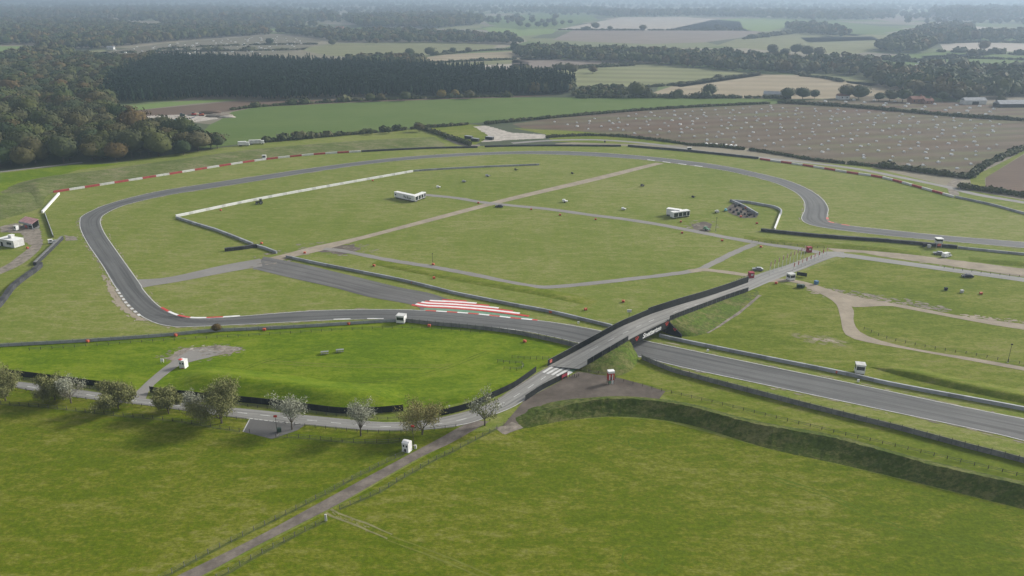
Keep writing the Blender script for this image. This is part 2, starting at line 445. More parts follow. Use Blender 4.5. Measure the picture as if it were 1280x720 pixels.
M['bin'] = plain('dark_green_plastic', (0.020, 0.045, 0.030), 0.6, 0.3, 0.2, 1.0)
M['brick'] = plain('brick_wall', (0.20, 0.11, 0.075), 0.9, 0.1, 0.2, 0.8)
M['roof'] = plain('brown_roof_tiles', (0.16, 0.085, 0.065), 0.9, 0.1, 0.25, 0.8)
M['roofg'] = plain('grey_sheet_roof', (0.20, 0.21, 0.22), 0.7, 0.2, 0.2, 0.4)

# ------------------------------------------------------------------ the ground to the horizon
m, nt, b = new_mat('distant_countryside')
v = pos_node(nt, (1, 1, 1), R(12))
vo = nt.nodes.new('ShaderNodeTexVoronoi'); vo.inputs['Scale'].default_value = 0.0026; vo.inputs['Randomness'].default_value = 0.85
nt.links.new(v, vo.inputs['Vector'])
sx = nt.nodes.new('ShaderNodeSeparateColor'); nt.links.new(vo.outputs['Color'], sx.inputs[0])
cr = nt.nodes.new('ShaderNodeValToRGB'); cr.color_ramp.interpolation = 'CONSTANT'
els = cr.color_ramp.elements
pal = [(0.10, 0.125, 0.05), (0.16, 0.14, 0.10), (0.085, 0.115, 0.04), (0.20, 0.175, 0.13), (0.06, 0.07, 0.04), (0.13, 0.14, 0.07), (0.05, 0.06, 0.035), (0.17, 0.15, 0.12)]
while len(els) < len(pal): els.new(0.5)
for i, c in enumerate(pal): els[i].position = i / len(pal); els[i].color = rgb(c)
nt.links.new(sx.outputs[0], cr.inputs['Fac'])
col = mixc(nt, mul(nt, ramp(nt, noise(nt, v, 0.01, 5, 0.7), 0.35, 0.7), 0.4), cr.outputs['Color'], (0.08, 0.09, 0.05))
nt.links.new(col, b.inputs['Base Color']); b.inputs['Roughness'].default_value = 1; b.inputs['Specular IOR Level'].default_value = 0.05
M['country'] = m
S = 26000
sheet('ground', [Vector((-S, -600, 0)), Vector((S, -600, 0)), Vector((S, 2 * S, 0)), Vector((-S, 2 * S, 0))], m, 0)
# turf of the circuit
sheet('grass', GL([(-260, 214), (0, 214), (140, 204), (250, 188), (330, 178), (445, 168), (527, 160), (592, 183), (640, 181), (780, 182), (870, 190), (960, 199), (1080, 207), (1200, 236), (1290, 252), (1500, 300), (1900, 420)]) + [Vector((900, 250, 0)), Vector((900, -420, 0)), Vector((-900, -420, 0)), Vector((-900, 300, 0))] + GL([(-600, 330)]), M['mid'], 0.01)
sheet('field', GL([(-400, 470), (0, 480), (100, 493), (250, 511), (420, 534), (545, 536), (585, 533), (520, 574), (395, 634), (222, 722), (100, 790)]) + [Vector((-190, 20, 0)), Vector((-330, -350, 0)), Vector((-850, -350, 0)), Vector((-800, 180, 0))], M['front'], 0.02)
sheet('field', GL([(587, 540), (655, 534), (702, 526), (765, 521), (830, 526), (960, 561), (1060, 583), (1280, 637), (1700, 740), (2200, 866)]) + [Vector((700, -350, 0)), Vector((-300, -350, 0)), Vector((-175, 20, 0))] + GL([(150, 776), (252, 722), (420, 634), (525, 574)]), M['front'], 0.02)
sheet('paddock', GL([(-300, 432), (0, 433), (107, 427), (207, 420), (320, 412), (400, 407), (500, 402), (540, 406), (640, 416), (716, 434), (690, 452), (640, 480), (590, 498), (520, 508), (427, 517), (320, 504), (187, 489), (0, 468), (-300, 440)]), M['bright'], 0.02)
sheet('verge', GL([(800, 447), (850, 466), (960, 494), (1120, 534), (1280, 576), (1500, 636), (1500, 680), (1280, 606), (1160, 579), (1045, 547), (910, 520), (852, 504), (790, 478), (726, 462)]), M['side'], 0.02)
sheet('verge', GL([(820, 418), (960, 446), (1120, 480), (1280, 512), (1500, 560), (1500, 470), (1280, 408), (1135, 383), (1067, 383), (1007, 360), (960, 352)]), M['side'], 0.02)
sheet('verge', GL([(1060, 320), (1130, 330), (1280, 352), (1500, 380), (1500, 460), (1280, 408), (1135, 383), (1067, 383), (1007, 360), (990, 345)]), M['side'], 0.018)
# field margin beyond the back straight
sheet('field', GL([(245, 173), (262, 156), (275, 150), (290, 140), (320, 134), (445, 128), (560, 124), (640, 122), (855, 122), (985, 124), (978, 128.5), (960, 129), (800, 137), (640, 150), (585, 154.5), (520, 160), (445, 167), (380, 172), (320, 177), (250, 187)]), M['green'], 0.05)
sheet('field', GL([(640, 155), (690, 148), (800, 138), (960, 130.5), (985, 129.5), (1090, 136.5), (1200, 146), (1290, 152), (1290, 180), (1250, 200), (1212, 220), (1135, 211), (1060, 203), (1010, 198), (960, 188), (900, 182), (800, 172), (722, 164), (655, 161)]), M['plough'], 0.05)
sheet('field', GL([(985, 127), (1080, 120), (1180, 126), (1300, 136), (1300, 151), (1200, 145), (1090, 135)]), M['plough'], 0.05)
sheet('field', GL([(1232, 222), (1280, 193), (1420, 140), (1420, 290), (1280, 243), (1232, 235)]), M['earth'], 0.05)
sheet('verge', GL([(1212, 222), (1280, 184), (1400, 132), (1420, 140), (1280, 192), (1231, 223), (1232, 235), (1214, 230)]), M['side'], 0.04)
sheet('verge', GL([(527, 160), (584, 155), (610, 158), (645, 168), (600, 178), (592, 182)]), M['side'], 0.03)
sheet('verge', GL([(640, 160), (722, 164), (800, 172), (860, 181), (780, 180), (690, 177), (682, 168)]), M['side'], 0.03)
sheet('gravel_yard', GL([(592, 158), (608, 157), (640, 166), (680, 168), (684, 173), (640, 175), (600, 178), (612, 170)]), M['sand'], 0.07, rough=1.0)
# ------------------------------------------------------------------ the patchwork of fields towards the horizon
def fld(mat, *pts): sheet('field', GL(pts), M[mat], 0.04)
fld('lime', (155, 134), (200, 128), (270, 124), (300, 125), (240, 130), (170, 138))
fld('earth', (150, 142), (170, 138), (290, 127), (440, 124), (640, 119), (700, 119), (640, 122), (445, 128), (320, 134), (290, 139), (240, 144), (185, 147))
fld('olive', (372, 61), (420, 54), (560, 52), (622, 57), (610, 62), (540, 69), (500, 74), (440, 72), (400, 68))
fld('stubble', (488, 77), (560, 68), (660, 63), (662, 70), (600, 76), (500, 81))
fld('olive', (498, 82), (640, 75), (665, 78), (560, 83), (520, 84))
fld('pale', (530, 85), (660, 79), (665, 86), (580, 90))
fld('pigfield', (120, 66), (200, 55), (310, 46), (345, 44), (402, 51), (380, 62), (300, 75), (200, 74))
fld('stripe', (640, 94), (735, 80), (822, 80), (947, 91), (855, 108), (712, 109), (650, 98))
fld('brown', (640, 75), (700, 74), (800, 78), (735, 81), (640, 92))
fld('stubble', (815, 116), (845, 106), (945, 93), (1000, 94), (1055, 101), (1140, 108), (1110, 119), (1055, 123), (985, 124), (880, 122), (826, 121))
fld('olive', (842, 107), (942, 92), (955, 94), (850, 109))
fld('brown', (690, 50), (716, 38), (930, 37), (960, 41), (920, 48), (880, 53), (810, 55), (730, 52))
fld('pale', (690, 38), (780, 21), (850, 20.5), (925, 27), (930, 37.5), (720, 38))
fld('lime', (835, 37), (890, 25), (925, 23), (1003, 24), (1014, 27), (960, 39))
fld('olive', (895, 57), (920, 49), (965, 42), (1000, 40), (1105, 44), (1140, 36), (1110, 63), (1060, 68), (1030, 67), (960, 63))
fld('green', (1014, 27), (1040, 26), (1140, 37), (1068, 45), (1005, 40))
fld('green', (600, 22), (680, 16), (738, 18), (748, 25), (702, 33), (650, 37), (612, 31))
fld('pale', (1175, 55), (1230, 53), (1300, 55), (1300, 65), (1180, 63))
fld('green', (1090, 72), (1180, 64), (1300, 71), (1300, 98), (1200, 96), (1110, 86))
fld('olive', (1110, 86), (1200, 90), (1300, 98), (1300, 104), (1180, 97))
fld('pale', (1140, 33), (1205, 31.5), (1290, 39), (1290, 43), (1210, 36))
fld('lime', (1180, 40), (1215, 37), (1290, 44), (1290, 52), (1215, 52))
fld('stubble', (-10, 19), (50, 14), (62, 15), (20, 21.5), (-10, 23))
fld('lime', (-10, 58), (45, 57.5), (50, 62), (-10, 67))
fld('stubble', (-10, 66), (55, 62), (62, 66), (-10, 72))
fld('lime', (415, 40), (450, 34), (475, 36), (440, 43))
fld('olive', (545, 33), (600, 29), (612, 34), (560, 38))
fld('lime', (600, 33), (640, 36), (700, 36), (690, 42), (640, 46), (612, 40))
fld('olive', (80, 66), (130, 62), (140, 68), (90, 72))
fld('lime', (1240, 130), (1300, 124), (1330, 128), (1330, 136), (1270, 133))
fld('stubble', (80, 24), (160, 22), (165, 25), (100, 27))
fld('pale', (870, 12), (980, 10.5), (1000, 12), (900, 14))
fld('brown', (1075, 22), (1160, 18), (1210, 20), (1120, 28))
# depot in the corner of the green field
sheet('gravel_yard', GL([(170, 147), (190, 144.5), (225, 143.5), (268, 144.5), (273, 148.5), (240, 153.5), (215, 155), (190, 156)]), M['sand'], 0.09)

# ------------------------------------------------------------------ the circuit
OUT = [(2300, 806), (1800, 681), (1500, 606), (1280, 551), (1220, 537), (1120, 516), (1035, 498), (960, 482), (852, 459), (800, 446), (720, 428), (690, 421), (640, 412), (525, 401), (480, 399), (407, 400.5), (320, 405), (235, 408.7), (215, 408), (195, 404), (175, 394), (160, 380), (147, 362), (142, 355), (127, 330), (110, 305), (101, 287), (100, 276), (102, 271), (110, 266), (130, 257), (162, 247.5), (200, 239), (250, 231), (320, 220.5), (395, 209.5), (470, 200), (545, 193.5), (640, 189.5), (715, 189.5), (790, 194), (865, 202), (915, 209.5), (960, 219.5), (985, 226), (1010, 236.5), (1027, 248), (1035, 260), (1034, 270), (1036, 277), (1060, 282), (1110, 287.5), (1172, 294), (1280, 303), (1500, 322), (2100, 373)]
INN = [(2300, 733), (1800, 630), (1500, 568), (1280, 524), (1185, 505), (1060, 478.5), (960, 458), (815, 428), (752, 414), (690, 403), (640, 398), (580, 391.5), (532, 388.5), (480, 387), (395, 388.5), (320, 394), (275, 397.5), (240, 398), (220, 393.5), (202, 385), (190, 375), (178, 361), (175, 355), (150, 320), (132, 294), (126, 281), (126, 274), (132, 267.5), (155, 257), (200, 246), (250, 237.5), (320, 226.5), (395, 214.5), (470, 204), (545, 197), (640, 192.7), (715, 194), (790, 198.5), (835, 203.5), (885, 210), (915, 215), (960, 226), (990, 238), (1004, 250), (1006, 262), (1002, 273), (1010, 280), (1035, 285.5), (1085, 292), (1160, 299.5), (1280, 310), (1500, 330), (2100, 384)]
ribbon('race_track', GL(OUT), GL(INN), M['track'], 0.10, ns=3.0)
def edge_line(pts, i0, i1, w, m, z, pick=None):
    c = step(crv(GL(pts), 6)[i0:i1], 2.0); ns = normals2(c)
    mb = MB()
    for p, n in zip(c, ns): mb.v += [tuple(p + n * w / 2 + Vector((0, 0, z))), tuple(p - n * w / 2 + Vector((0, 0, z)))]
    for i in range(len(c) - 1):
        mb.f.append((2 * i, 2 * i + 1, 2 * i + 3, 2 * i + 2)); mb.m.append(pick(i) if pick else 0)
    o = mb.build('track_edge_line' if not pick else 'kerb', m); flip_up(o); return structure(o)
edge_line(OUT, 0, None, 0.34, M['linew'], 0.12)
edge_line(INN, 0, None, 0.34, M['linew'], 0.12)
def kerb(px, w, z=0.14, block=2, ms=('red', 'white')):
    edge_line(px, 0, None, w, [M[k] for k in ms], z, lambda i: (i // block) % 2)
kerb([(532, 388.3), (560, 390), (600, 393), (640, 397.5), (672, 400.5)], 0.95, block=2)
kerb([(146, 362), (152, 371), (160, 381.5), (175, 395)], 1.0, block=1, ms=('dirtyw', 'gravel'))
kerb([(202, 384.5), (212, 390), (224, 394.5), (243, 397.3), (275, 396.5), (300, 395)], 1.0, block=3)
kerb([(417, 399.5), (440, 398.8), (465, 398.6), (500, 399.2)], 0.8, block=3, ms=('dirtyw', 'track'))
kerb([(800, 198.5), (835, 203), (885, 209.3)], 1.5, block=3, ms=('gravel', 'dirtyw'))
kerb([(1034, 272), (1036, 277), (1048, 280), (1062, 282)], 1.2, block=2, ms=('pink', 'gravel'))
# striped run-off at the apex
zone_t = [(514, 382), (523, 378.5), (535, 375.8), (556, 374.8), (578, 375.8), (605, 381), (640, 389), (660, 395)]
def lerp_px(a, b, t): return (a[0] + (b[0] - a[0]) * t, a[1] + (b[1] - a[1]) * t)
TOP = resample([Vector((x, y, 0)) for x, y in zone_t], 40)
zone_b = [(514, 382), (530, 384.5), (560, 386), (600, 389), (640, 393.5), (662, 397)]
BOT = resample([Vector((x, y, 0)) for x, y in zone_b], 40)
mb = MB(); nb = 7
gt, gb = [G(p.x, p.y) for p in TOP], [G(p.x, p.y) for p in BOT]
# the stripes run parallel to the track edge: cut them by distance from it
chord = crv(GL([(505, 380.5), (530, 384.5), (560, 386), (600, 389), (640, 393.5), (680, 399)]), 6)
outline = [G(p.x, p.y) for p in TOP] + [G(p.x, p.y) for p in BOT[::-1][1:-1]]
wbase = length([G(560, 386), G(560, 374.8)])
for k in range(nb):
    off0, off1 = wbase * k / nb, wbase * (k + 1) / nb
    cs = step(chord, 1.0); nn = normals2(cs)
    for i in range(len(cs) - 1):
        s = 1 if nn[i].y > 0 else -1
        q = [cs[i] + nn[i] * s * off0, cs[i + 1] + nn[i + 1] * s * off0, cs[i + 1] + nn[i + 1] * s * off1, cs[i] + nn[i] * s * off1]
        mid = sum(q, Vector()) / 4
        if inside((mid.x, mid.y), outline): mb.face([p + Vector((0, 0, 0.13)) for p in q], k % 2)
o = mb.build('run_off_stripes', [M['red'], M['white']]); flip_up(o); structure(o)
ribbon('run_off_strip', GL([(530, 385), (560, 386.3), (600, 389.4), (640, 394), (668, 398.5)]), GL([(530, 388), (560, 389.7), (600, 392.6), (640, 397), (668, 399.8)]), M['teal'], 0.115)
# branch road and old runway joining the corner
ribbon('old_runway', GL([(330, 321), (377, 330), (440, 345), (500, 359.5), (535, 366), (557, 373), (580, 380), (600, 390)]), GL([(316, 336), (370, 349), (417, 359.5), (460, 371), (500, 378), (516, 381.5), (524, 384.5), (526, 389)]), M['old'], 0.08)
ribbon('service_road', GL([(172, 349.5), (195, 348.5), (220, 345), (280, 331.5), (325, 323.5)]), GL([(177, 360), (190, 357.5), (225, 352), (282, 341), (328, 333)]), M['path'], 0.085)
# infield paths
ribbon('dirt_path', GL([(318, 326), (350, 319), (395, 307.5), (455, 294.5), (548, 270), (640, 246), (740, 222.5), (800, 208), (820, 203.5)]), GL([(335, 333), (360, 323), (400, 314), (456, 298.5), (550, 274), (640, 250.5), (745, 226), (806, 210.5), (830, 204.5)]), M['dirt'], 0.07)
lane('path', GL([(405, 311), (430, 314), (480, 324), (545, 334.5), (600, 345), (640, 353.5), (672, 358.5), (700, 358), (765, 351.5), (865, 339), (890, 329.5), (915, 317), (943, 305)]), 3.6, M['path'], 0.075, rough=0.25)
lane('dirt_path', GL([(862, 339), (880, 337.3), (905, 340), (932, 344), (950, 346)]), 4.0, M['dirt'], 0.078, rough=0.4)
lane('path', GL([(525, 243), (570, 247.5), (600, 252.5), (640, 257), (690, 262), (740, 269), (780, 274), (825, 281), (875, 290.5), (920, 299), (960, 305.5), (992, 310), (1025, 316)]), 4.6, M['path'], 0.075, rough=0.25)
sheet('gravel_pad', GL([(865, 281), (880, 277), (890, 280), (886, 290), (868, 287)]), M['pad'], 0.06, rough=0.6)
sheet('gravel_pad', GL([(905, 262), (919, 252), (930, 256), (948, 268), (945, 272.5), (928, 273), (915, 268)]), M['pad'], 0.06, rough=0.4)
sheet('worn_ground', GL([(384, 312), (405, 306), (440, 306), (452, 312), (430, 318), (408, 316)]), M['pad'], 0.05, rough=1.0)
# the road from the bridge to the right
ribbon('road', GL([(905, 364), (945, 344), (985, 331), (1020, 318), (1034, 314.5), (1055, 315.5)]), GL([(932, 365.5), (966, 351), (995, 340), (1033, 325), (1046, 321), (1056, 322.5)]), M['road'], 0.09)
lane('road', GL([(1040, 317.5), (1055, 319), (1110, 326.5), (1185, 337), (1280, 350), (1500, 383), (2000, 458)]), 5.8, M['road'], 0.095)
lane('dirt_path', GL([(1040, 313), (1055, 312), (1085, 314), (1110, 318.5), (1185, 328), (1235, 335), (1290, 342), (1400, 352)]), 6.5, M['dirt'], 0.06, w2=15, rough=0.5)
sheet('dirt_patch', GL([(1195, 329), (1240, 332), (1300, 338), (1300, 346), (1240, 340)]), M['dirt'], 0.065, rough=1.2)
ribbon('dirt_road', GL([(960, 353), (990, 352.5), (1010, 360), (1042, 377), (1050, 395), (1056, 417.5), (1080, 427), (1135, 437), (1210, 450.5), (1280, 463.5), (1400, 486), (1800, 562)]), GL([(970, 348), (1000, 351), (1035, 362), (1065, 384), (1067, 402), (1077, 416.5), (1110, 428.5), (1160, 439), (1215, 447.5), (1280, 459), (1400, 480), (1800, 552)]), M['dirt'], 0.08)
ribbon('dirt_road', GL([(1000, 351), (1030, 360), (1070, 371), (1135, 382.5), (1200, 395), (1245, 401), (1290, 407), (1400, 425), (1900, 510)]), GL([(1045, 378), (1067, 384), (1110, 382.5), (1135, 386.5), (1185, 396), (1245, 407), (1290, 414), (1400, 434), (1900, 524)]), M['dirt'], 0.082)
def scuffs(px, n, mat, z=0.055, rot=0.0, size=(0.5, 2.6), nm='worn_ground'):
    """bare ground breaking through turf: many small ragged patches, denser in the middle"""
    poly = GL(px); cx = sum(p.x for p in poly) / len(poly); cy = sum(p.y for p in poly) / len(poly)
    xs = [p.x for p in poly]; ys = [p.y for p in poly]; mb = MB(); k = 0; tries = 0
    while k < n and tries < n * 60:
        tries += 1
        q = (random.uniform(min(xs), max(xs)), random.uniform(min(ys), max(ys)))
        if not inside(q, poly): continue
        a = random.uniform(*size); b = a * random.uniform(.25, .55); c, d = math.cos(rot + random.gauss(0, .25)), math.sin(rot + random.gauss(0, .25)); pts = []
        for t in range(9):
            r_ = random.uniform(.55, 1.15); x, y = a * r_ * math.cos(t * .698), b * r_ * math.sin(t * .698)
            pts.append((q[0] + x * c - y * d, q[1] + x * d + y * c, z + k * 0.00004))
        mb.face(pts); k += 1
    o = mb.build(nm, M[mat]); flip_up(o); return structure(o)
scuffs([(1030, 358), (1080, 366), (1130, 373), (1190, 386), (1180, 391), (1110, 380), (1060, 371), (1030, 363)], 190, 'gravel', rot=R(-22), size=(.3, 1.7))
scuffs([(1030, 361), (1090, 371), (1140, 379), (1130, 382), (1080, 374)], 50, 'dirt', z=.064, rot=R(-22), size=(.3, 1.2))
scuffs([(1200, 392), (1245, 397), (1330, 405), (1330, 413), (1245, 405), (1205, 398)], 130, 'dirt', z=.09, rot=R(-14), size=(.3, 1.5))
scuffs([(985, 416), (1030, 420), (1060, 428), (1050, 434), (1005, 427)], 80, 'ruts', rot=R(-25), size=(.4, 1.8))
scuffs([(1010, 421), (1040, 424), (1052, 430), (1020, 426)], 25, 'dirt', z=.062, rot=R(-25), size=(.3, 1.3))
scuffs([(1000, 356), (1030, 361), (1045, 372), (1030, 374), (1008, 362)], 40, 'dirt', z=.088, rot=R(-30), size=(.4, 1.6))
scuffs([(190, 447), (222, 434), (280, 429), (312, 433), (300, 442), (265, 450), (232, 455), (205, 453)], 150, 'gravel', z=.052, rot=R(8), size=(.2, .9))
scuffs([(215, 440), (250, 430), (305, 434), (300, 438), (240, 440)], 45, 'sand', z=.08, rot=R(8), size=(.15, .7))
scuffs([(240, 437), (280, 432), (305, 434), (296, 440), (255, 446)], 40, 'gravel', z=.074, rot=R(8), size=(.3, 1.2))
0 and scuffs([(636, 470), (690, 476), (760, 466), (835, 487), (822, 503), (760, 505), (680, 525), (640, 540), (628, 530)], 110, 'gravel', z=.068, rot=R(20), size=(.2, .9))
scuffs([(126, 340), (136, 342), (156, 372), (182, 400), (166, 402), (140, 376)], 120, 'dirt', z=.056, rot=R(-55), size=(.4, 1.8))
scuffs([(370, 305), (410, 302), (460, 304), (480, 316), (430, 320), (380, 318)], 90, 'gravel', z=.058, rot=R(10), size=(.4, 1.8))
scuffs([(310, 322), (350, 312), (372, 322), (345, 336), (312, 338)], 60, 'gravel', z=.1, rot=R(20), size=(.4, 1.5))
scuffs([(855, 278), (885, 273), (900, 279), (893, 292), (862, 291)], 40, 'gravel', z=.066, rot=R(0), size=(.5, 2.0))
scuffs([(1050, 309), (1110, 314), (1200, 326), (1300, 336), (1300, 348), (1200, 336), (1110, 322)], 110, 'dirt', z=.07, rot=R(-12), size=(.4, 1.6))
scuffs([(407, 636), (425, 640), (455, 655), (490, 672), (470, 670), (425, 650)], 40, 'ruts', z=.052, rot=R(-35), size=(.15, .5))
# the gravel and hut area at the left
sheet('gravel_yard', GL([(0, 283), (20, 279), (45, 284), (52, 290), (53, 306), (44, 309), (30, 302), (28, 292), (0, 290)]), M['gravel'], 0.06, rough=0.6)
sheet('worn_ground', GL([(80, 294), (95, 296), (98, 300), (82, 301)]), M['gravel'], 0.05, rough=0.5)
ribbon('dirt_road', GL([(-60, 352), (0, 335), (22, 321), (40, 307), (46, 300)]), GL([(-60, 366), (0, 343), (28, 330), (48, 314), (54, 304)]), M['gravel'], 0.07)
sheet('grass', GL([(-200, 225), (0, 217), (90, 206), (160, 204), (100, 212), (0, 239), (-200, 262)]), M['bright'], 0.03)
lane('path', GL([(-60, 221), (0, 215), (60, 208), (103, 203)]), 4, M['path'], 0.05)
# perimeter track behind the far wall
lane('path', GL([(640, 179), (690, 175.5), (750, 175), (815, 180), (870, 188), (960, 198), (1060, 209.5), (1122, 221), (1185, 234), (1220, 243), (1290, 255), (1400, 275)]), 6, M['path'], 0.05)
lane('dirt_path', GL([(1194, 244), (1190, 236), (1192, 228), (1200, 224), (1240, 206), (1290, 180)]), 5, M['gravel'], 0.045, rough=0.4)
lane('path', GL([(560, 173), (580, 181), (600, 182)]), 7, M['gravel'], 0.045)
# worn verge outside the tight corner
sheet('worn_ground', GL([(133, 345), (141, 357), (150, 372), (165, 390), (178, 399), (168, 398), (152, 386), (140, 372), (134, 358)]), M['dirt'], 0.05, rough=0.5)
# path to the paddock from the road
ribbon('path', GL([(165, 497), (178, 482), (205, 459), (220, 449), (232, 440), (255, 435)]), GL([(182, 499), (190, 484), (218, 461), (232, 454), (262, 447), (278, 440)]), M['path'], 0.07)
sheet('gravel_pad', GL([(205, 449), (228, 436), (275, 432), (302, 434), (300, 439), (270, 446), (240, 450), (222, 453)]), M['gravel'], 0.05, rough=0.6)
# the near road along the row of trees, the pad and the farm track
NR_T = [(-200, 452), (0, 475.5), (30, 478), (100, 487.5), (160, 496), (240, 505), (320, 512.5), (390, 520), (470, 527.5), (505, 527.5), (550, 522), (595, 511), (620, 500), (640, 486.5), (675, 464.5), (694, 453.5)]
NR_B = [(-200, 459), (0, 482), (30, 487), (100, 497.5), (190, 507.5), (250, 516), (312, 524), (382, 531), (470, 538.5), (545, 536.5), (585, 530), (615, 520), (640, 510), (657, 500), (690, 481), (724, 459)]
ribbon('road', GL(NR_T), GL(NR_B), M['road'], 0.09)
sheet('lay_by', GL([(312, 524), (382, 531), (372, 538), (340, 549), (304, 540)]), M['old'], 0.07)
sheet('gravel_pad', GL([(640, 536), (628, 533), (655, 501), (690, 482), (722, 465), (752, 467.5), (790, 477), (832, 489), (824, 499), (790, 498), (735, 502), (690, 517), (660, 530)]), M['pad'], 0.06)
sheet('worn_ground', GL([(620, 536), (642, 527), (655, 533), (640, 542), (624, 543)]), M['gravel'], 0.065, rough=0.6)
ribbon('dirt_road', GL([(598, 526), (575, 533), (557, 544), (495, 577), (395, 631), (320, 672), (222, 720), (100, 780)]), GL([(612, 527), (587, 541), (560, 556), (525, 572), (455, 612), (418, 633), (320, 683), (252, 720), (150, 772)]), M['farm'], 0.07)
for d in (-0.8, 0.8):
    c = crv(GL([(410, 639), (428, 647), (455, 657), (487, 671)]), 6); ns_ = normals2(c)
    lane('wheel_rut', [p + n * d for p, n in zip(c, ns_)], 0.6, M['ruts'], 0.05, w2=0.3, rough=0.15, sub=1)
# road markings of the near road
def dash(px, w, on, off, z=0.11, hz=None, nm='road_marking', mat='linew'):
    c = step(crv([G(u, v, hz(u) if hz else 0) for u, v in px], 8), 0.5); ns = normals2(c); mb = MB(); n_on, n_all = int(on / 0.5), int((on + off) / 0.5)
    for i in range(len(c) - 1):
        if i % n_all < n_on:
            mb.face([c[i] + ns[i] * w / 2 + Vector((0, 0, z)), c[i] - ns[i] * w / 2 + Vector((0, 0, z)), c[i + 1] - ns[i + 1] * w / 2 + Vector((0, 0, z)), c[i + 1] + ns[i + 1] * w / 2 + Vector((0, 0, z))])
    o = mb.build(nm, M[mat]); flip_up(o); return structure(o)
dash([(-200, 455.5), (0, 479), (100, 492.5), (200, 505), (312, 517.5), (390, 526), (470, 533), (525, 532), (570, 526.5), (605, 515.5), (640, 498), (682, 471)], 0.28, 3.0, 4.0)
dash([(312, 523.3), (345, 527.3), (382, 530.4)], 0.3, 1.0, 0.6)
dash([(545, 536), (585, 529.4), (615, 519.4), (640, 509.4), (655, 500.5)], 0.25, 40, 0.5)
dash([(550, 522.6), (595, 511.8), (620, 500.8), (640, 487.5), (675, 465.3), (692, 454.8)], 0.25, 40, 0.5, mat='gravel')
dash([(304, 540), (312, 524.5)], 0.3, 40, 0.5)
mb = MB()                                   # zebra bars across the road
for (a, b) in (((679, 466), (692, 458)), ((684, 467.5), (699, 459)), ((690, 469), (705, 460)), ((696, 470), (712, 461.2))):
    A, B = G(*a), G(*b); n = Vector((-(B - A).y, (B - A).x, 0)).normalized() * 0.42
    mb.face([p + Vector((0, 0, 0.12)) for p in (A - n, B - n, B + n, A + n)])
o = mb.build('crossing_stripes', M['dirtyw']); flip_up(o); structure(o)
sheet('painted_patch', GL([(712, 463.5), (724, 456.8), (725.5, 459.5), (715, 465.5)]), M['teal'], 0.115)
sheet('painted_patch', GL([(706, 467.5), (713, 463), (716, 466), (709, 470)]), M['dirtyw'], 0.112)
# ------------------------------------------------------------------ earth banks
def sst(a, b, x):
    t = min(1, max(0, (x - a) / (b - a))); return t * t * (3 - 2 * t)
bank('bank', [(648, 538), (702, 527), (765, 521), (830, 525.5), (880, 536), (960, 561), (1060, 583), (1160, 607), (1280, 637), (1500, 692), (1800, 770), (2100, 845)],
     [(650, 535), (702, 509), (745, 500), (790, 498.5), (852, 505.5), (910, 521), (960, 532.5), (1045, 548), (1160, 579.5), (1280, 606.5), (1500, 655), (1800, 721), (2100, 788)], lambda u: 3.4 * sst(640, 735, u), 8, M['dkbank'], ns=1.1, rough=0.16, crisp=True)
bank('bank', [(206, 489), (260, 496), (320, 503), (380, 510), (427, 515), (480, 513), (508, 509)],
     [(214, 476), (236, 470), (280, 470), (340, 477), (400, 486), (460, 493), (515, 500)], lambda u: 3.1 * min(sst(204, 262, u), 1 - sst(425, 518, u)), 11, M['bright'], ns=2.0, rough=0.05)
bank('bank', [(520, 510), (560, 507), (600, 497), (640, 481), (668, 463)], [(522, 504), (560, 499), (598, 490), (634, 478), (655, 465)], 0.9, 10, M['bright'], ns=2.0, rough=0.05)
bank('bank', [(52, 262), (66, 241), (135, 230), (205, 219), (320, 201), (395, 192.5), (470, 188), (560, 183)],
     [(30, 236), (60, 222), (130, 213), (200, 203), (320, 187), (400, 180), (470, 175), (548, 171)], 2.5, 16, M['rough'], ns=4.0, rough=0.2)
bank('bank', [(-60, 300), (0, 276), (30, 268), (52, 264)], [(-60, 262), (0, 246), (28, 240), (50, 238)], 2.5, 14, M['rough'], ns=4.0, rough=0.2)
bank('bank', [(930, 300), (980, 307), (1040, 311), (1100, 315), (1152, 320)], [(930, 294), (980, 300), (1040, 304), (1100, 309), (1152, 314)], 1.0, 5, M['side'], ns=3.0, rough=0.06)
bank('bank', [(1212, 327), (1250, 331), (1290, 335), (1500, 353)], [(1212, 321), (1250, 325), (1290, 328), (1500, 346)], 1.0, 5, M['side'], ns=3.0, rough=0.06)
bank('bank', [(1090, 460), (1130, 471), (1200, 488), (1290, 507), (1400, 530)], [(1085, 453), (1130, 463), (1200, 479), (1290, 497), (1400, 520)], 1.4, 8, M['side'], ns=3.0, rough=0.1)
bank('bank', [(465, 331), (520, 342), (600, 357), (680, 371), (740, 384)], [(465, 328), (520, 338), (600, 352), (680, 366), (740, 379)], 0.45, 6, M['side'], ns=3.0, rough=0.06)

# faint wheel marks and mushroom rings in the meadows
def trail(px, w=0.38, gap=1.5, mat='trail', sub=8):
    c = crv(GL(px), sub); ns_ = normals2(c)
    for d in (-gap / 2, gap / 2):
        lane('wheel_mark', [p + n * d for p, n in zip(c, ns_)], w, M[mat], 0.045, rough=0.14, sub=1)
trail([(960, 596), (1040, 622), (1110, 655), (1180, 672), (1320, 700)], mat='trail_dk')
trail([(485, 672), (560, 700), (640, 735)])
trail([(425, 430), (330, 452), (300, 470), (380, 480), (520, 470), (610, 440)], mat='trail_dk')
trail([(330, 452), (420, 457), (560, 458)], mat='trail', gap=1.8)
for (u, v, r) in ((800, 553, 3.4), (803, 699, 4.4), (772, 551, 2.0)):
    c0 = G(u, v)
    lane('grass_ring', [c0 + Vector((r * math.cos(t * .2618), r * math.sin(t * .2618), 0)) for t in range(25)], 0.45, M['trail_dk'], 0.046, rough=0.12, sub=2)

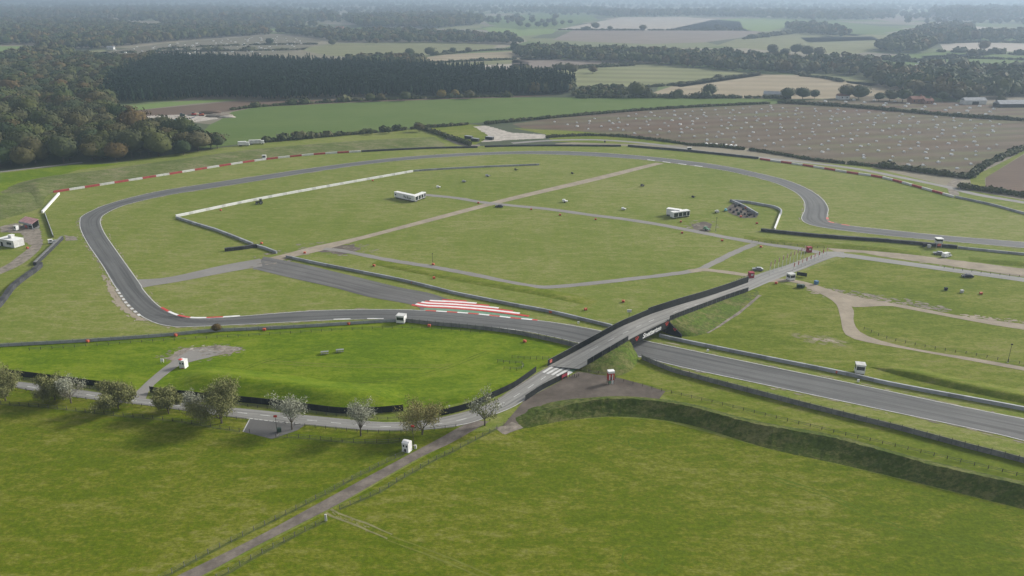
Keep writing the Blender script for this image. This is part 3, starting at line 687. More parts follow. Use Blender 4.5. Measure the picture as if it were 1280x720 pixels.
# worn turf and thrown dirt along the track edges
def edge_wear(pts, side, n, mats=('ruts', 'dirt', 'gravel'), reach=1.6):
    c = step(crv(GL(pts), 6), 1.0); nn = normals2(c)
    for q, mt in enumerate(mats):
        mb = MB()
        for k in range(n // len(mats)):
            i = random.randrange(len(c) - 1)
            if not -420 < c[i].x < 420: continue
            p = c[i] + nn[i] * side * (0.35 + abs(random.gauss(0, .5)) * reach); d = (c[i + 1] - c[i]).normalized(); e = nn[i]
            a = random.uniform(.5, 3.0); b = random.uniform(.1, .45); pg = []
            for t in range(8):
                r_ = random.uniform(.6, 1.1); v_ = p + d * a * r_ * math.cos(t * .785) + e * b * r_ * math.sin(t * .785); pg.append((v_.x, v_.y, .05 + .006 * q + k * 1e-5))
            mb.face(pg)
        o = mb.build('worn_ground', M[mt]); flip_up(o); structure(o)
sg = 1
edge_wear(OUT, 1, 480); edge_wear(OUT, -1, 200); edge_wear(INN, 1, 300); edge_wear(INN, -1, 300)
fld('stubble', (60, 20), (200, 18), (260, 20), (120, 22)); fld('olive', (220, 23), (330, 22), (400, 25), (300, 26)); fld('pale', (300, 15.5), (420, 15), (430, 17), (320, 17.5)); fld('lime', (-20, 9), (120, 8), (160, 9), (0, 10.5))
fld('stubble', (180, 10), (330, 9), (350, 10.5), (200, 11.5)); fld('olive', (470, 12), (610, 11), (640, 13), (500, 14)); fld('pale', (560, 6.5), (760, 6), (780, 7.5), (600, 8)); fld('stubble', (1000, 8), (1240, 7), (1280, 9), (1040, 10)); fld('lime', (1050, 14), (1180, 12.5), (1230, 14), (1090, 16))

fld('lime', (820, 79), (900, 78), (1000, 93), (948, 92)); fld('stubble', (640, 70.5), (668, 70), (690, 75), (640, 76)); fld('olive', (1055, 100.5), (1085, 96), (1110, 100), (1090, 108), (1060, 104)); fld('lime', (1225, 88), (1300, 91), (1300, 97), (1230, 95)); fld('stubble', (1150, 70), (1230, 66.5), (1240, 69), (1160, 74)); fld('brown', (1000, 47), (1090, 45.5), (1100, 50), (1010, 53))
# ------------------------------------------------------------------ the road bridge
ZB = 4.8
def sst(a, b, x):
    t = min(1, max(0, (x - a) / (b - a))); return t * t * (3 - 2 * t)
def zr(u): return ZB * min(sst(700, 784, u), 1 - sst(826, 936, u))
BL = [(686, 458), (700, 450.5), (722, 438.5), (747, 425), (775, 410), (792, 402.5), (812, 394), (830, 388), (852, 381), (880, 372.5), (910, 362.5), (935, 353.5)]
BR = [(722, 461.5), (728, 458.5), (740, 451.5), (758, 441), (776, 430.5), (790, 422), (800, 416.5), (820, 406.5), (837, 400), (852, 394), (880, 383.5), (910, 372.5), (935, 364)]
bl = crv([G(u, v, zr(u)) for u, v in BL], 6); br = crv([G(u, v, zr(u)) for u, v in BR], 6)
bridge = thing('road_bridge', G(800, 425), 0, 'concrete road bridge crossing over the race track with black parapets and a white lettered board', 'bridge')
bo = Vector(bridge.location)
def local(o):                              # move a world-built part under the bridge
    o.parent = bridge; o.location = -bo; return o
N = 90
l_, r_ = resample(bl, N), resample(br, N)
# which stretch spans the track
def near_i(p): return min(range(N), key=lambda i: (r_[i].xy - p.xy).length)
i0 = near_i(G(786, 424.5, ZB)); i1 = near_i(G(836, 400.5, ZB))
mb = MB()
for i in range(N):
    a, b = l_[i], r_[i]; d = (a - b).normalized() * 0.35
    for p in (a + d, b - d): mb.v.append((p.x, p.y, p.z + 0.12))
for i in range(N - 1): mb.f.append((2 * i, 2 * i + 1, 2 * i + 3, 2 * i + 2)); mb.m.append(0)
o = local(mb.build('carriageway', M['road'])); flip_up(o)
uv = o.data.uv_layers.new(name='UVMap')
for li, lp in enumerate(o.data.loops):
    k = lp.vertex_index; uv.data[li].uv = (k % 2, (k // 2) * 1.4)
# deck slab over the track
mb = MB()
for i in range(i0, i1 + 1):
    a, b = l_[i], r_[i]; d = (a - b).normalized() * 0.3
    for p, z in ((a + d, 0.1), (b - d, 0.1), (b - d, -0.9), (a + d, -0.9)): mb.v.append((p.x, p.y, p.z + z))
n = i1 - i0 + 1
for i in range(n - 1):
    for j in range(4): mb.f.append((4 * i + j, 4 * i + 4 + j, 4 * i + 4 + (j + 1) % 4, 4 * i + (j + 1) % 4)); mb.m.append(0)
mb.f += [(0, 1, 2, 3), (4 * n - 1, 4 * n - 2, 4 * n - 3, 4 * n - 4)]; mb.m += [0, 0]
local(mb.build('deck', M['concrete']))
for i in (i0, i1):                          # abutments carry the deck
    a, b = l_[i], r_[i]; mb = MB()
    al = (l_[i1] - l_[i0]).normalized() * (0.5 if i == i1 else -0.5)
    q = [a, b, b + al * 2, a + al * 2]
    q = [Vector((p.x, p.y, 0)) for p in q]; z = a.z - 0.85
    q2 = [p + Vector((0, 0, z)) for p in q]
    mb.add(q + q2, [(3, 2, 1, 0), (4, 5, 6, 7), (0, 1, 5, 4), (1, 2, 6, 5), (2, 3, 7, 6), (3, 0, 4, 7)])
    local(mb.build('abutment', M['dark']))
# black parapet screens: far side whole length, near side broken by the board
def parapet(pts, h, nm='parapet', z0=-0.6, t=0.16):
    return local(wall(nm, pts, h, t, [M['black'], M['fencegrey']], None, None, z0=z0, seg=1.5, smooth=False, top=1))
iA = min(range(N), key=lambda i: (l_[i].xy - G(812, 394, ZB).xy).length)
parapet([p + (p - q).normalized() * 0.3 for p, q in zip(l_[:iA + 1], r_[:iA + 1])], 2.3)
parapet([p + (p - q).normalized() * 0.32 for p, q in zip(l_[iA:], r_[iA:])], 2.75)
parapet([q - (p - q).normalized() * 0.25 for p, q in zip(l_[3:i0], r_[3:i0])], 1.75)
parapet([q - (p - q).normalized() * 0.25 for p, q in zip(l_[i1 + 1:], r_[i1 + 1:])], 1.8)
sp = MB(); sp.box(-.55, .55, -.04, .04, .9, 1.9); o = sp.build('sign_panel', M['pink'], bridge); o.location = l_[1] + (l_[1] - r_[1]).normalized() * 0.14 - bo; o.rotation_euler = (0, 0, math.atan2((l_[4] - l_[0]).y, (l_[4] - l_[0]).x))
# posts on the outer face of the near parapet
pm = MB(); pm.box(-0.06, 0.06, -0.06, 0.06, -0.5, 1.8); first = None
for i in list(range(5, i0, 3)) + list(range(i1 + 3, N - 1, 3)):
    p, q = l_[i], r_[i]; w = q - (p - q).normalized() * 0.42
    if first is None: first = o = pm.build('post', M['fencegrey'], bridge)
    else: o = first.copy(); COL.objects.link(o); o.parent = bridge
    o.location = w - bo
# sign board on the outer face of the span
A, B = r_[i0], r_[i1]; d = (B - A); d.z = 0; LB = d.length; d.normalize(); nrm = Vector((d.y, -d.x, 0))
if nrm.y > 0: nrm = -nrm
ang = math.atan2(d.y, d.x)
bz = (A.z + B.z) / 2
board = MB(); board.box(-0.4, LB + 0.3, -0.12, 0.02, bz - 2.0, bz + 0.55)
bd = board.build('board', M['black'], bridge); bd.location = Vector((A.x, A.y, 0)) + nrm * 0.75 - bo; bd.location.z = 0; bd.rotation_euler = (0, 0, ang)
fc = bpy.data.curves.new('lettering', 'FONT'); fc.body = 'Snetterton'; fc.size = 2.35; fc.shear = 0.22; fc.offset = 0.06; fc.extrude = 0.02
fc.align_x = 'CENTER'; fc.align_y = 'CENTER'; fc.space_character = 0.92; fc.materials.append(M['white'])
fo = bpy.data.objects.new('lettering', fc); COL.objects.link(fo); fo.parent = bd
fo.location = (LB * 0.53, -0.16, bz - 0.75); fo.rotation_euler = (R(90), 0, 0); fo.scale = (LB * 0.56 / 10.9, 1.0, 1.0)
def vlogo(x, s, par, z, y=-0.15):
    mb = MB()
    for sg in (-1, 1):
        pts = [(x + sg * 0.18 * s, -0.55 * s), (x + sg * 0.95 * s, 0.75 * s), (x + sg * 0.35 * s, 0.55 * s), (x + sg * 0.05 * s, 0.0)]
        a = [(px, y, z + pz) for px, pz in pts]; b_ = [(px, y - 0.03, z + pz) for px, pz in pts]
        mb.add(a + b_, [(0, 1, 2, 3), (7, 6, 5, 4), (0, 4, 5, 1), (1, 5, 6, 2), (2, 6, 7, 3), (3, 7, 4, 0)])
        mb.box(x + sg * 0.42 * s - 0.2 * s, x + sg * 0.42 * s + 0.2 * s, y - 0.035, y, z + 0.68 * s, z + 0.95 * s)
    return mb.build('emblem', M['red'], par)
_me = bpy.data.meshes.new_from_object(fo); _me.name = 'lettering'; _t = (fo.location.copy(), fo.rotation_euler.copy(), fo.scale.copy()); bpy.data.objects.remove(fo)
fo = bpy.data.objects.new('lettering', _me); COL.objects.link(fo); fo.parent = bd; fo.location, fo.rotation_euler, fo.scale = _t
vlogo(LB * 0.14, 1.05, bd, bz - 0.75); vlogo(LB * 0.93, 1.05, bd, bz - 0.7)
# wing wall beyond the far abutment, with one more emblem
W0 = Vector((B.x, B.y, 0)); W1 = G(852, 422); wd = (W1 - W0); wl = wd.length; wd.normalize()
ww = MB()
W1 = W0 + wd * min(wl, 9.0); nn = Vector((-wd.y, wd.x, 0)) * 0.2
q = [W0 - nn, W1 - nn, W1 + nn, W0 + nn]
ww.add([(p.x, p.y, 0) for p in q] + [(q[0].x, q[0].y, B.z + 0.4), (q[1].x, q[1].y, 1.1), (q[2].x, q[2].y, 1.1), (q[3].x, q[3].y, B.z + 0.4)],
       [(3, 2, 1, 0), (4, 5, 6, 7), (0, 1, 5, 4), (1, 2, 6, 5), (2, 3, 7, 6), (3, 0, 4, 7)])
local(ww.build('wing_wall', M['black']))
wa = math.atan2(wd.y, wd.x)
e3 = vlogo(0, 0.75, bridge, 0); e3.location = W0 + wd * 3.2 - bo + Vector((0, 0, 2.2)) - Vector((-wd.y, wd.x, 0)) * 0.12; e3.rotation_euler = (0, 0, wa)
W0n = Vector((A.x, A.y, 0)); W1n = G(798, 449)
# grassy embankments under the approaches
def embank(top, foot, nm='bank'):
    n = max(10, int(length(top) / 1.6)); a, c = resample(crv(foot, 4), n), resample(top, n); mb = MB(); K = 7
    for i in range(n):
        for k in range(K):
            t = k / (K - 1); q = a[i].lerp(c[i], t)
            if 0 < k < K - 1: q = q + Vector((random.uniform(-.15, .15), random.uniform(-.15, .15), random.uniform(-.16, .16)))
            mb.v.append(tuple(q))
    for i in range(n - 1):
        for k in range(K - 1): mb.f.append((i * K + k, i * K + k + 1, (i + 1) * K + k + 1, (i + 1) * K + k)); mb.m.append(0)
    o = mb.build(nm, M['rank'], smooth=True); flip_up(o); return structure(o)
M['rank'] = grass_mat('rank_grass', (0.060, 0.082, 0.018), (0.095, 0.105, 0.030), (0.120, 0.112, 0.050), 0.6, rot=R(30), big=0.12, fine=1.6, lush=(0.07, 0.105, 0.016))
off = lambda i, k: r_[i] - (l_[i] - r_[i]).normalized() * k
embank([off(i, 0.3) - Vector((0, 0, .1)) for i in range(2, i0 + 1)], GL([(722, 463), (735, 467), (757, 470), (778, 469), (792, 460), (799, 449)]))
embank([off(i, 0.3) - Vector((0, 0, .1)) for i in range(i1, N)], GL([(841, 419), (862, 421), (884, 416), (906, 402), (930, 384), (949, 368), (945, 362)]))
offl = lambda i, k: l_[i] + (l_[i] - r_[i]).normalized() * k
embank([offl(i, 0.3) - Vector((0, 0, .1)) for i in range(2, i0 + 1)], [Vector((offl(i, 1 + 1.6 * l_[i].z).x, offl(i, 1 + 1.6 * l_[i].z).y, 0)) for i in range(2, i0 + 1, 3)])
embank([offl(i, 0.3) - Vector((0, 0, .1)) for i in range(i1, N)], [Vector((offl(i, 1 + 1.6 * l_[i].z).x, offl(i, 1 + 1.6 * l_[i].z).y, 0)) for i in range(i1, N, 3)])
# soil between the two side slopes
for a_, b_ in ((2, i0), (i1, N - 1)):
    mb = MB()
    for i in range(a_, b_ + 1):
        for p in (offl(i, 0.36), off(i, 0.36)): mb.v.append((p.x, p.y, p.z - 0.02))
    for i in range(b_ - a_): mb.f.append((2 * i, 2 * i + 1, 2 * i + 3, 2 * i + 2)); mb.m.append(0)
    o = mb.build('bank', M['gravel']); flip_up(o); structure(o)
dash([(694, 458), (712, 451), (735, 440), (760, 427), (790, 412), (815, 401), (850, 388), (880, 378)], 0.24, 3.0, 4.0, z=0.16, hz=zr)
lane('path', GL([(884, 416.5), (906, 403), (930, 386), (950, 369)]), 1.3, M['gravel'], 0.06, rough=0.25)
# ------------------------------------------------------------------ barriers
alt = lambda k: (lambda i: (i // k) % 2)
far_seg = 3.0
wall('barrier', GL([(67, 241), (135, 230.5), (205, 219.5), (320, 201.5), (395, 193.5), (451, 190)]), 1.2, 0.9, [M['barred'], M['dirtyw']], 'red and white banded block barrier below the rough bank at the outer left bend', 'barrier', seg=8.6, pick=alt(1))
wall('barrier', GL([(950, 199.5), (1010, 208), (1065, 217), (1100, 222), (1135, 231), (1192, 247)]), 1.2, 0.9, [M['barred'], M['dirtyw']], 'red and white banded block barrier between the ploughed field and the right bend', 'barrier', seg=8.0, pick=alt(1))
wall('tyre_wall', GL([(452, 190), (535, 186), (597, 184.7)]), 1.3, 1.2, [M['tyre']], 'long black tyre wall continuing from the left red and white barrier', 'tyre wall', bump=0.06)
wall('tyre_wall', GL([(606, 184), (640, 183), (700, 182.6), (776, 183.2)]), 1.3, 1.2, [M['tyre']], 'long black tyre wall along the far bend below the gravel yard', 'tyre wall', bump=0.06)
wall('tyre_wall', GL([(785, 183.3), (865, 190), (948, 198.8)]), 1.5, 1.2, [M['tyre']], 'black tyre wall beside the far bend leading to the right red and white barrier', 'tyre wall', bump=0.06)
wall('barrier', GL([(1194, 247), (1240, 257), (1280, 268), (1400, 300), (1600, 353)]), 1.2, 0.5, [M['steel']], 'plain grey barrier running off from the end of the right red and white blocks', 'barrier')
wall('barrier', GL([(74, 243), (53, 266.5)]), 1.2, 0.8, [M['white']], 'short plain white block wall by the pink roofed stand', 'barrier', smooth=False)
wall('barrier', GL([(56, 267), (67, 297)]), 1.2, 0.3, [M['fencegrey'], M['steel']], 'thin grey rail between the short white wall and the parked buggy', 'barrier', smooth=False, top=1)
wall('tyre_wall', GL([(78, 299), (44, 332)]), 1.6, 1.3, [M['tyre'], M['fencegrey']], 'straight black tyre wall beside the parked white buggy', 'tyre wall', bump=0.05, smooth=False, top=1)
wall('tyre_wall', GL([(51, 332), (46, 338), (18, 359), (0, 382), (-40, 420)]), 1.6, 1.8, [M['tyre']], 'curving black tyre wall below the bare dirt road', 'tyre wall', bump=0.12)
wall('barrier', GL([(220, 271.5), (320, 250.5), (420, 232), (516, 215)]), 1.3, 0.8, [M['white'], M['dirtyw']], 'long white concrete block wall inside the left bend', 'barrier', seg=2.4, pick=lambda i: 1 if i % 4 == 3 else 0)
wall('barrier', GL([(517, 214.5), (545, 212.5), (600, 209.5), (674, 206.5)]), 1.1, 0.5, [M['steel']], 'grey steel barrier extending from the far end of the white block wall', 'barrier')
wall('barrier', GL([(221, 273), (245, 281), (270, 288.5), (290, 296), (316, 306.5)]), 1.2, 0.9, [M['steel']], 'grey barrier angling down from the near corner of the white block wall', 'barrier', smooth=False)
wall('tyre_wall', GL([(281, 314), (300, 312), (321, 309)]), 1.5, 1.5, [M['tyre']], 'short black tyre wall at the end of the infield grey barrier', 'tyre wall', bump=0.1, smooth=False)
wall('barrier', GL([(321, 308.5), (333, 312), (346, 317)]), 1.2, 0.8, [M['steel']], 'stub of grey barrier between tyre wall and dirt path crossing', 'barrier', smooth=False)
wall('barrier', GL([(358, 322), (395, 330), (445, 340), (500, 351), (542, 361), (570, 368), (640, 382), (690, 391.5), (765, 409.5)]), 1.15, 0.6, [M['steel']], 'long grey concrete barrier on the infield side leading up to the bridge', 'barrier')
wall('barrier', GL([(824, 421), (855, 428), (960, 449.5), (1055, 468.5), (1120, 483), (1280, 513), (1500, 556), (2100, 674)]), 1.15, 0.6, [M['steel']], 'long grey concrete barrier along the straight beyond the bridge', 'barrier')
wall('barrier', GL([(912, 252), (935, 254), (955, 257.5), (968, 260), (975, 263.5), (976.5, 267), (974, 271)]), 1.3, 0.7, [M['steel']], 'hooked grey barrier round the infield side of the right bend', 'barrier')
wall('barrier', GL([(974.5, 271), (968, 288)]), 1.3, 0.7, [M['white']], 'short white wall joining hooked grey barrier and tyre wall', 'barrier', smooth=False)
wall('barrier', GL([(914, 252), (930, 259), (947, 269)]), 1.3, 0.8, [M['steel']], 'short grey barrier slanting across the grey pad', 'barrier', smooth=False)
wall('tyre_wall', GL([(951, 289), (1000, 294), (1040, 297.5), (1110, 302.5), (1160, 307), (1196, 310.5)]), 1.5, 1.4, [M['tyre']], 'long black tyre wall beside the straight after the right bend', 'tyre wall', bump=0.08)
wall('barrier', GL([(1197, 310.5), (1240, 315), (1280, 319), (1500, 340), (2000, 388)]), 1.1, 0.5, [M['steel']], 'grey barrier continuing the tyre wall past the marshal tower', 'barrier')
# fenced barriers along the track
fence('debris_fence', GL([(-120, 440), (0, 433.5), (107, 427.5), (207, 420.5), (262, 415), (320, 412.5), (395, 408.5), (480, 403), (497, 402.5)]), 1.5, 4.0, (1.45,), [M['fencegrey'], M['fencegrey'], M['steel']], 'long pale grey barrier fence left of the white marshal cabin', panel=(0, 1.15), rail_r=0.03)
fence('debris_fence', GL([(506, 402.5), (540, 406.5), (590, 411), (640, 417), (690, 427), (722, 434.5)]), 1.9, 3.0, (1.85,), [M['dark'], M['fencegrey'], M['fencegrey']], 'dark grey barrier fence between the marshal cabin and the bridge', panel=(0, 1.5), rail_r=0.03)
fence('debris_fence', GL([(802, 449), (825, 459), (850, 468), (960, 497), (1030, 515), (1120, 537), (1150, 545), (1210, 561), (1280, 579), (1500, 640), (1900, 750)]), 1.9, 3.0, (1.85,), [M['dark'], M['fencegrey'], M['fencegrey']], 'dark grey barrier fence on the spectator side of the straight', panel=(0, 1.6), rail_r=0.03)
FM = [M['dark'], M['wire']]
WM = [M['wire'], M['wire']]
fence('rail_fence', GL([(37, 438), (100, 434), (195, 427), (320, 420), (432, 413), (480, 411), (545, 412), (600, 417)]), 1.0, 3.5, (0.5, 0.95), FM, 'low dark rail fence on the lush paddock behind the pale barrier', rail_r=0.045)
fence('rail_fence', GL([(640, 448), (660, 449.5), (686, 449.5)]), 1.1, 2.0, (0.5, 1.0), FM, 'short rail fence meeting the left end of the bridge parapet', rail_r=0.045)
fence('rail_fence', GL([(622, 453), (640, 455), (654, 456), (650, 463), (630, 462)]), 1.1, 2.0, (0.6, 1.0), FM, 'short bent rail fence at the right corner of the paddock', rail_r=0.05)
fence('rail_fence', GL([(736, 466), (760, 470), (780, 477.5), (830, 490), (895, 505), (960, 521), (1042, 541), (1150, 566), (1280, 597), (1500, 650), (1900, 747)]), 1.0, 3.0, (0.45, 0.9), FM, 'low dark rail fence on the crest behind the long bank', rail_r=0.05)
fence('rail_fence', GL([(345, 528), (371, 532.5), (425, 538), (470, 541.5), (520, 540.5), (570, 534)]), 1.0, 3.0, (0.5, 0.95), FM, 'low dark rail fence between the near road and the right part of the tree row', rail_r=0.05)
fence('rail_fence', GL([(-60, 476), (0, 484), (28, 488), (100, 499), (190, 509.5), (250, 518), (308, 526)]), 0.9, 3.0, (0.5, 0.85), FM, 'low dark rail fence between the near road and the left part of the tree row', rail_r=0.05)
fence('rail_fence', GL([(30, 475.5), (100, 485), (155, 493)]), 0.9, 3.0, (0.5, 0.85), FM, 'low rail fence below the leftmost black screen', rail_r=0.05)
fence('rail_fence', GL([(192, 497), (240, 502), (320, 509.5), (390, 517), (470, 524.5), (512, 524)]), 0.9, 3.0, (0.5, 0.85), FM, 'low rail fence between the near road and the long black screen', rail_r=0.05)
M['rank_strip'] = plain('uncut_grass_strip', (0.062, 0.076, 0.020), 1.0, 0.05, 0.3, 0.6)
for _p in ([(505, 568), (455, 592), (415, 613.5), (370, 637), (320, 662), (270, 687), (205, 722), (150, 752)], [(630, 532), (612, 541), (575, 560), (535, 580), (500, 600), (475, 615), (425, 637)], [(407, 651), (370, 670), (320, 696), (287, 715), (240, 740)], [(-60, 495), (0, 505), (60, 510), (140, 519), (220, 527), (300, 540)], [(345, 547), (385, 548), (430, 553), (480, 554), (500, 552)]):
    lane('grass_strip', GL(_p), .75, M['rank_strip'], 0.04, rough=.22)
fence('wire_fence', GL([(505, 568), (455, 592), (415, 613.5), (370, 637), (320, 662), (270, 687), (205, 722), (150, 752)]), 1.2, 2.6, (0.4, 0.8, 1.15), WM, 'thin post and wire fence on the left side of the farm track', rail_r=0.022)
fence('wire_fence', GL([(630, 532), (612, 541), (575, 560), (535, 580), (500, 600), (475, 615), (425, 637)]), 1.2, 2.6, (0.4, 0.8, 1.15), WM, 'thin post and wire fence between the farm track and the larger meadow', rail_r=0.022)
fence('wire_fence', GL([(407, 651), (370, 670), (320, 696), (287, 715), (240, 740)]), 1.2, 2.6, (0.4, 0.8, 1.15), WM, 'thin post and wire fence right of the farm track below the wheel ruts', rail_r=0.022)
fence('wire_fence', GL([(-60, 495), (0, 505), (60, 510), (140, 519), (220, 527), (300, 540), (312, 541)]), 1.1, 3.0, (0.5, 1.05), FM, 'dark post and wire fence below the left part of the tree row', rail_r=0.04)
fence('wire_fence', GL([(345, 547), (385, 548), (430, 553), (480, 554), (500, 552)]), 1.1, 3.0, (0.5, 1.05), FM, 'dark post and wire fence below the pale trees', rail_r=0.04)
fence('wire_fence', GL([(1080, 412), (1110, 424), (1160, 435), (1215, 444), (1262, 453), (1330, 465)]), 1.0, 3.0, (0.5, 0.95), FM, 'thin dark fence along the inner side of the dirt road loop', rail_r=0.03)
fence('wire_fence', GL([(1180, 335), (1215, 340), (1280, 347.5), (1400, 362)]), 1.0, 3.5, (0.5, 0.95), FM, 'thin dark fence between the dirt path and the road with the black car', rail_r=0.03)
fence('wire_fence', GL([(914, 355), (930, 348), (938, 346)]), 1.1, 2.0, (0.5, 1.05), FM, 'short fence by the red kiosk at the far bridge end', rail_r=0.04)
fence('wire_fence', GL([(940, 302), (970, 305), (1005, 309), (1030, 311)]), 1.0, 3.0, (0.5, 0.95), FM, 'thin fence below the low bank by the flagpoles', rail_r=0.03)
# black screens along the near road
def screen(pts, h, label):
    return fence('screen_fence', GL(pts), h, 3.0, (h - 0.03,), [M['dark'], M['dark'], M['black']], label, post_r=0.06, rail_r=0.03, panel=(0.0, h - 0.05))
screen([(-60, 460), (0, 467.5), (12, 469), (60, 475), (110, 481.5), (160, 488)], 2.0, 'black screen fence left of the paddock entrance path')
screen([(188, 490.5), (250, 498), (320, 504.5), (380, 511.5), (427, 517), (470, 516.5), (504, 513.5)], 2.0, 'long black screen fence along the near road behind the tree row')
screen([(549, 520), (570, 515.5), (592, 509), (612, 499), (640, 486), (655, 476), (670, 465)], 2.0, 'curved black screen fence climbing towards the crossing')
screen([(657, 501), (675, 489), (690, 481), (709, 471.5)], 1.9, 'short black screen fence on the edge of the brown pad')
_a, _b = G(690, 481), G(709, 471.5); _d = (_b - _a).normalized()
o = MB(); o.box(-1.3, 1.3, -.05, .05, .9, 1.8); o.box(-1.15, -1.05, -.04, .04, 0, .9); o.box(1.05, 1.15, -.04, .04, 0, .9); x = o.build('sign_board', M['crimson'], loc=_b - _d * 1.6 + Vector((_d.y, -_d.x, 0)) * .3); x.rotation_euler = (0, 0, math.atan2(_d.y, _d.x)); tag(x, 'red sign board at the upper end of the short black screen by the crossing', 'sign')
# ------------------------------------------------------------------ small buildings
def frame(l, r_px):
    """origin, heading and width of the front between two foot points"""
    a, b = G(*l), G(*r_px); d = b - a
    return a, math.atan2(d.y, d.x), d.length
def cabin(px, rz, w, d, h, label, cat, wall_m='white', roof_m='dirtyw', win=True, name='cabin', z0=0.25, win_z=None):
    t = thing(name, G(*px), rz, label, cat)
    mb = MB(); mb.box(-w / 2, w / 2, -d / 2, d / 2, z0, h); mb.build('wall', M[wall_m], t)
    mb = MB(); mb.box(-w / 2 - .12, w / 2 + .12, -d / 2 - .12, d / 2 + .12, h + 0.003, h + 0.14); mb.build('roof', M[roof_m], t)
    mb = MB(); mb.box(-w / 2 + .1, w / 2 - .1, -d / 2 + .1, d / 2 - .1, 0, z0); mb.build('base', M['dark'], t)
    if win:
        zz = win_z or (h * 0.45, h * 0.85)
        mb = MB(); mb.box(-w / 2 + .2, w / 2 - .2, -d / 2 - .04, -d / 2 + .05, zz[0], zz[1]); mb.build('window', M['glass'], t)
        mb = MB(); mb.box(-w / 2 - .04, -w / 2 + .05, -d / 2 + .2, d / 2 - .3, zz[0], zz[1]); mb.build('window', M['glass'], t)
    return t
t = cabin((502, 403), R(-14), 3.0, 2.6, 2.9, 'white marshal cabin with a dark window beside the track before the striped run-off', 'cabin')
mb = MB(); mb.box(1.52, 1.56, -0.5, 0.4, 0.3, 2.1); mb.build('door', M['dirtyw'], t)
t = cabin((1074, 466), R(-14), 2.7, 2.4, 3.1, 'white marshal cabin with dark windows behind the straight barrier', 'cabin')
mb = MB(); mb.box(-0.9, -0.2, 1.22, 1.26, 0.3, 2.1); mb.build('door', M['dirtyw'], t)
t = thing('marshal_tower', G(1172, 309), R(-5), 'white marshal tower on legs beside the parked white van', 'tower')
for x in (-1.1, 1.1):
    for y in (-1.1, 1.1):
        mb = MB(); mb.box(x - .1, x + .1, y - .1, y + .1, 0, 2.2); mb.build('leg', M['steel'], t)
mb = MB(); mb.box(-1.3, 1.3, -1.3, 1.3, 2.2, 3.2); mb.build('wall', M['dirtyw'], t)
mb = MB(); mb.box(-1.25, 1.25, -1.25, 1.25, 3.2, 4.2); mb.build('window', M['glass'], t)
mb = MB(); mb.box(-1.5, 1.5, -1.5, 1.5, 4.2, 4.45); mb.build('roof', M['white'], t)
mb = MB(); mb.box(-0.8, 0.8, -1.36, -1.3, 0.9, 2.15); mb.build('panel', M['pink'], t)
t = thing('advert_tower', G(763, 479), R(12), 'red and white box tower with green foot panels on the brown gravel pad', 'tower')
mb = MB(); mb.box(-0.95, 0.95, -0.7, 0.7, 1.3, 3.6); mb.build('wall', M['red'], t)
mb = MB(); mb.box(-1.0, 1.0, -0.75, 0.75, 3.602, 4.3); mb.build('roof', M['white'], t)
for x in (-0.55, 0.35): mb = MB(); mb.box(x - .16, x + .16, -.74, -.69, 1.5, 3.2); mb.build('sign_panel', M['white'], t)
mb = MB(); mb.box(-0.3, 0.1, -.735, -.69, 1.4, 2.4); mb.build('window', M['glass'], t)
for x in (-.85, .85):
    for y in (-.6, .6): mb = MB(); mb.box(x - .07, x + .07, y - .07, y + .07, 0, 1.3); mb.build('leg', M['dark'], t)
mb = MB(); mb.box(-.78, -.05, -.66, -.62, 0.2, 1.28); mb.build('foot_panel', M['teal'], t)
mb = MB(); mb.box(.2, .78, -.66, -.62, 0.0, 1.28); mb.build('foot_panel', M['white'], t)
t = thing('kiosk', G(230, 459), R(-15), 'white kiosk with a red box on its roof beside the paddock entrance path', 'kiosk')
mb = MB(); mb.box(-1.0, 1.0, -.9, .9, 0, 2.5); mb.build('wall', M['white'], t)
mb = MB(); mb.box(-1.05, 1.05, -.95, .95, 2.503, 2.72); mb.build('roof', M['white'], t)
mb = MB(); mb.box(-1.0, -.1, -.9, .1, 2.723, 2.95); mb.build('roof_box', M['red'], t)
for x in (-.5, .5): mb = MB(); mb.box(x - .25, x + .25, -.95, -.88, 1.4, 2.0); mb.build('window', M['glass'], t)
mb = MB(); mb.box(-.3, .8, -.96, -.9, 0.05, .25); mb.build('step', M['pink'], t)
t = thing('ticket_kiosk', G(509, 563), R(-25), 'tall narrow white kiosk with two small dark windows beside the farm track', 'kiosk')
mb = MB(); mb.box(-.95, .95, -.9, .9, 0.1, 2.55); mb.build('wall', M['white'], t)
mb = MB(); mb.prism([(-1.0, 2.553), (1.0, 2.553), (0.35, 2.95), (-0.35, 2.95)], -1.0, 1.0); mb.build('roof', M['white'], t)
for x in (-.45, .45): mb = MB(); mb.box(x - .22, x + .22, -.94, -.88, 1.45, 2.05); mb.build('window', M['glass'], t)
mb = MB(); mb.box(-.3, .3, -.95, -.88, 0.1, .95); mb.build('hatch', M['dark'], t)
mb = MB(); mb.box(-1.1, 1.1, -1.0, 1.0, 0, .1); mb.build('base', M['dirtyw'], t)
o = MB(); o.box(-.3, .3, -.3, .3, 0, 1.0, taper=.2); o.box(-.2, .2, -.33, -.28, .3, .8); tag(o.build('cabinet', M['dirtyw'], loc=G(519.5, 560.5)), 'small off-white cabinet standing right of the tall white kiosk', 'cabinet')
o = MB(); o.box(-.5, .5, -.1, .1, .5, 1.4); o.box(-.45, -.37, -.05, .05, 0, .5); o.box(.37, .45, -.05, .05, 0, .5); tag(o.build('notice_board', M['white'], loc=G(203, 453.5)), 'small white notice board left of the paddock entrance path', 'sign')
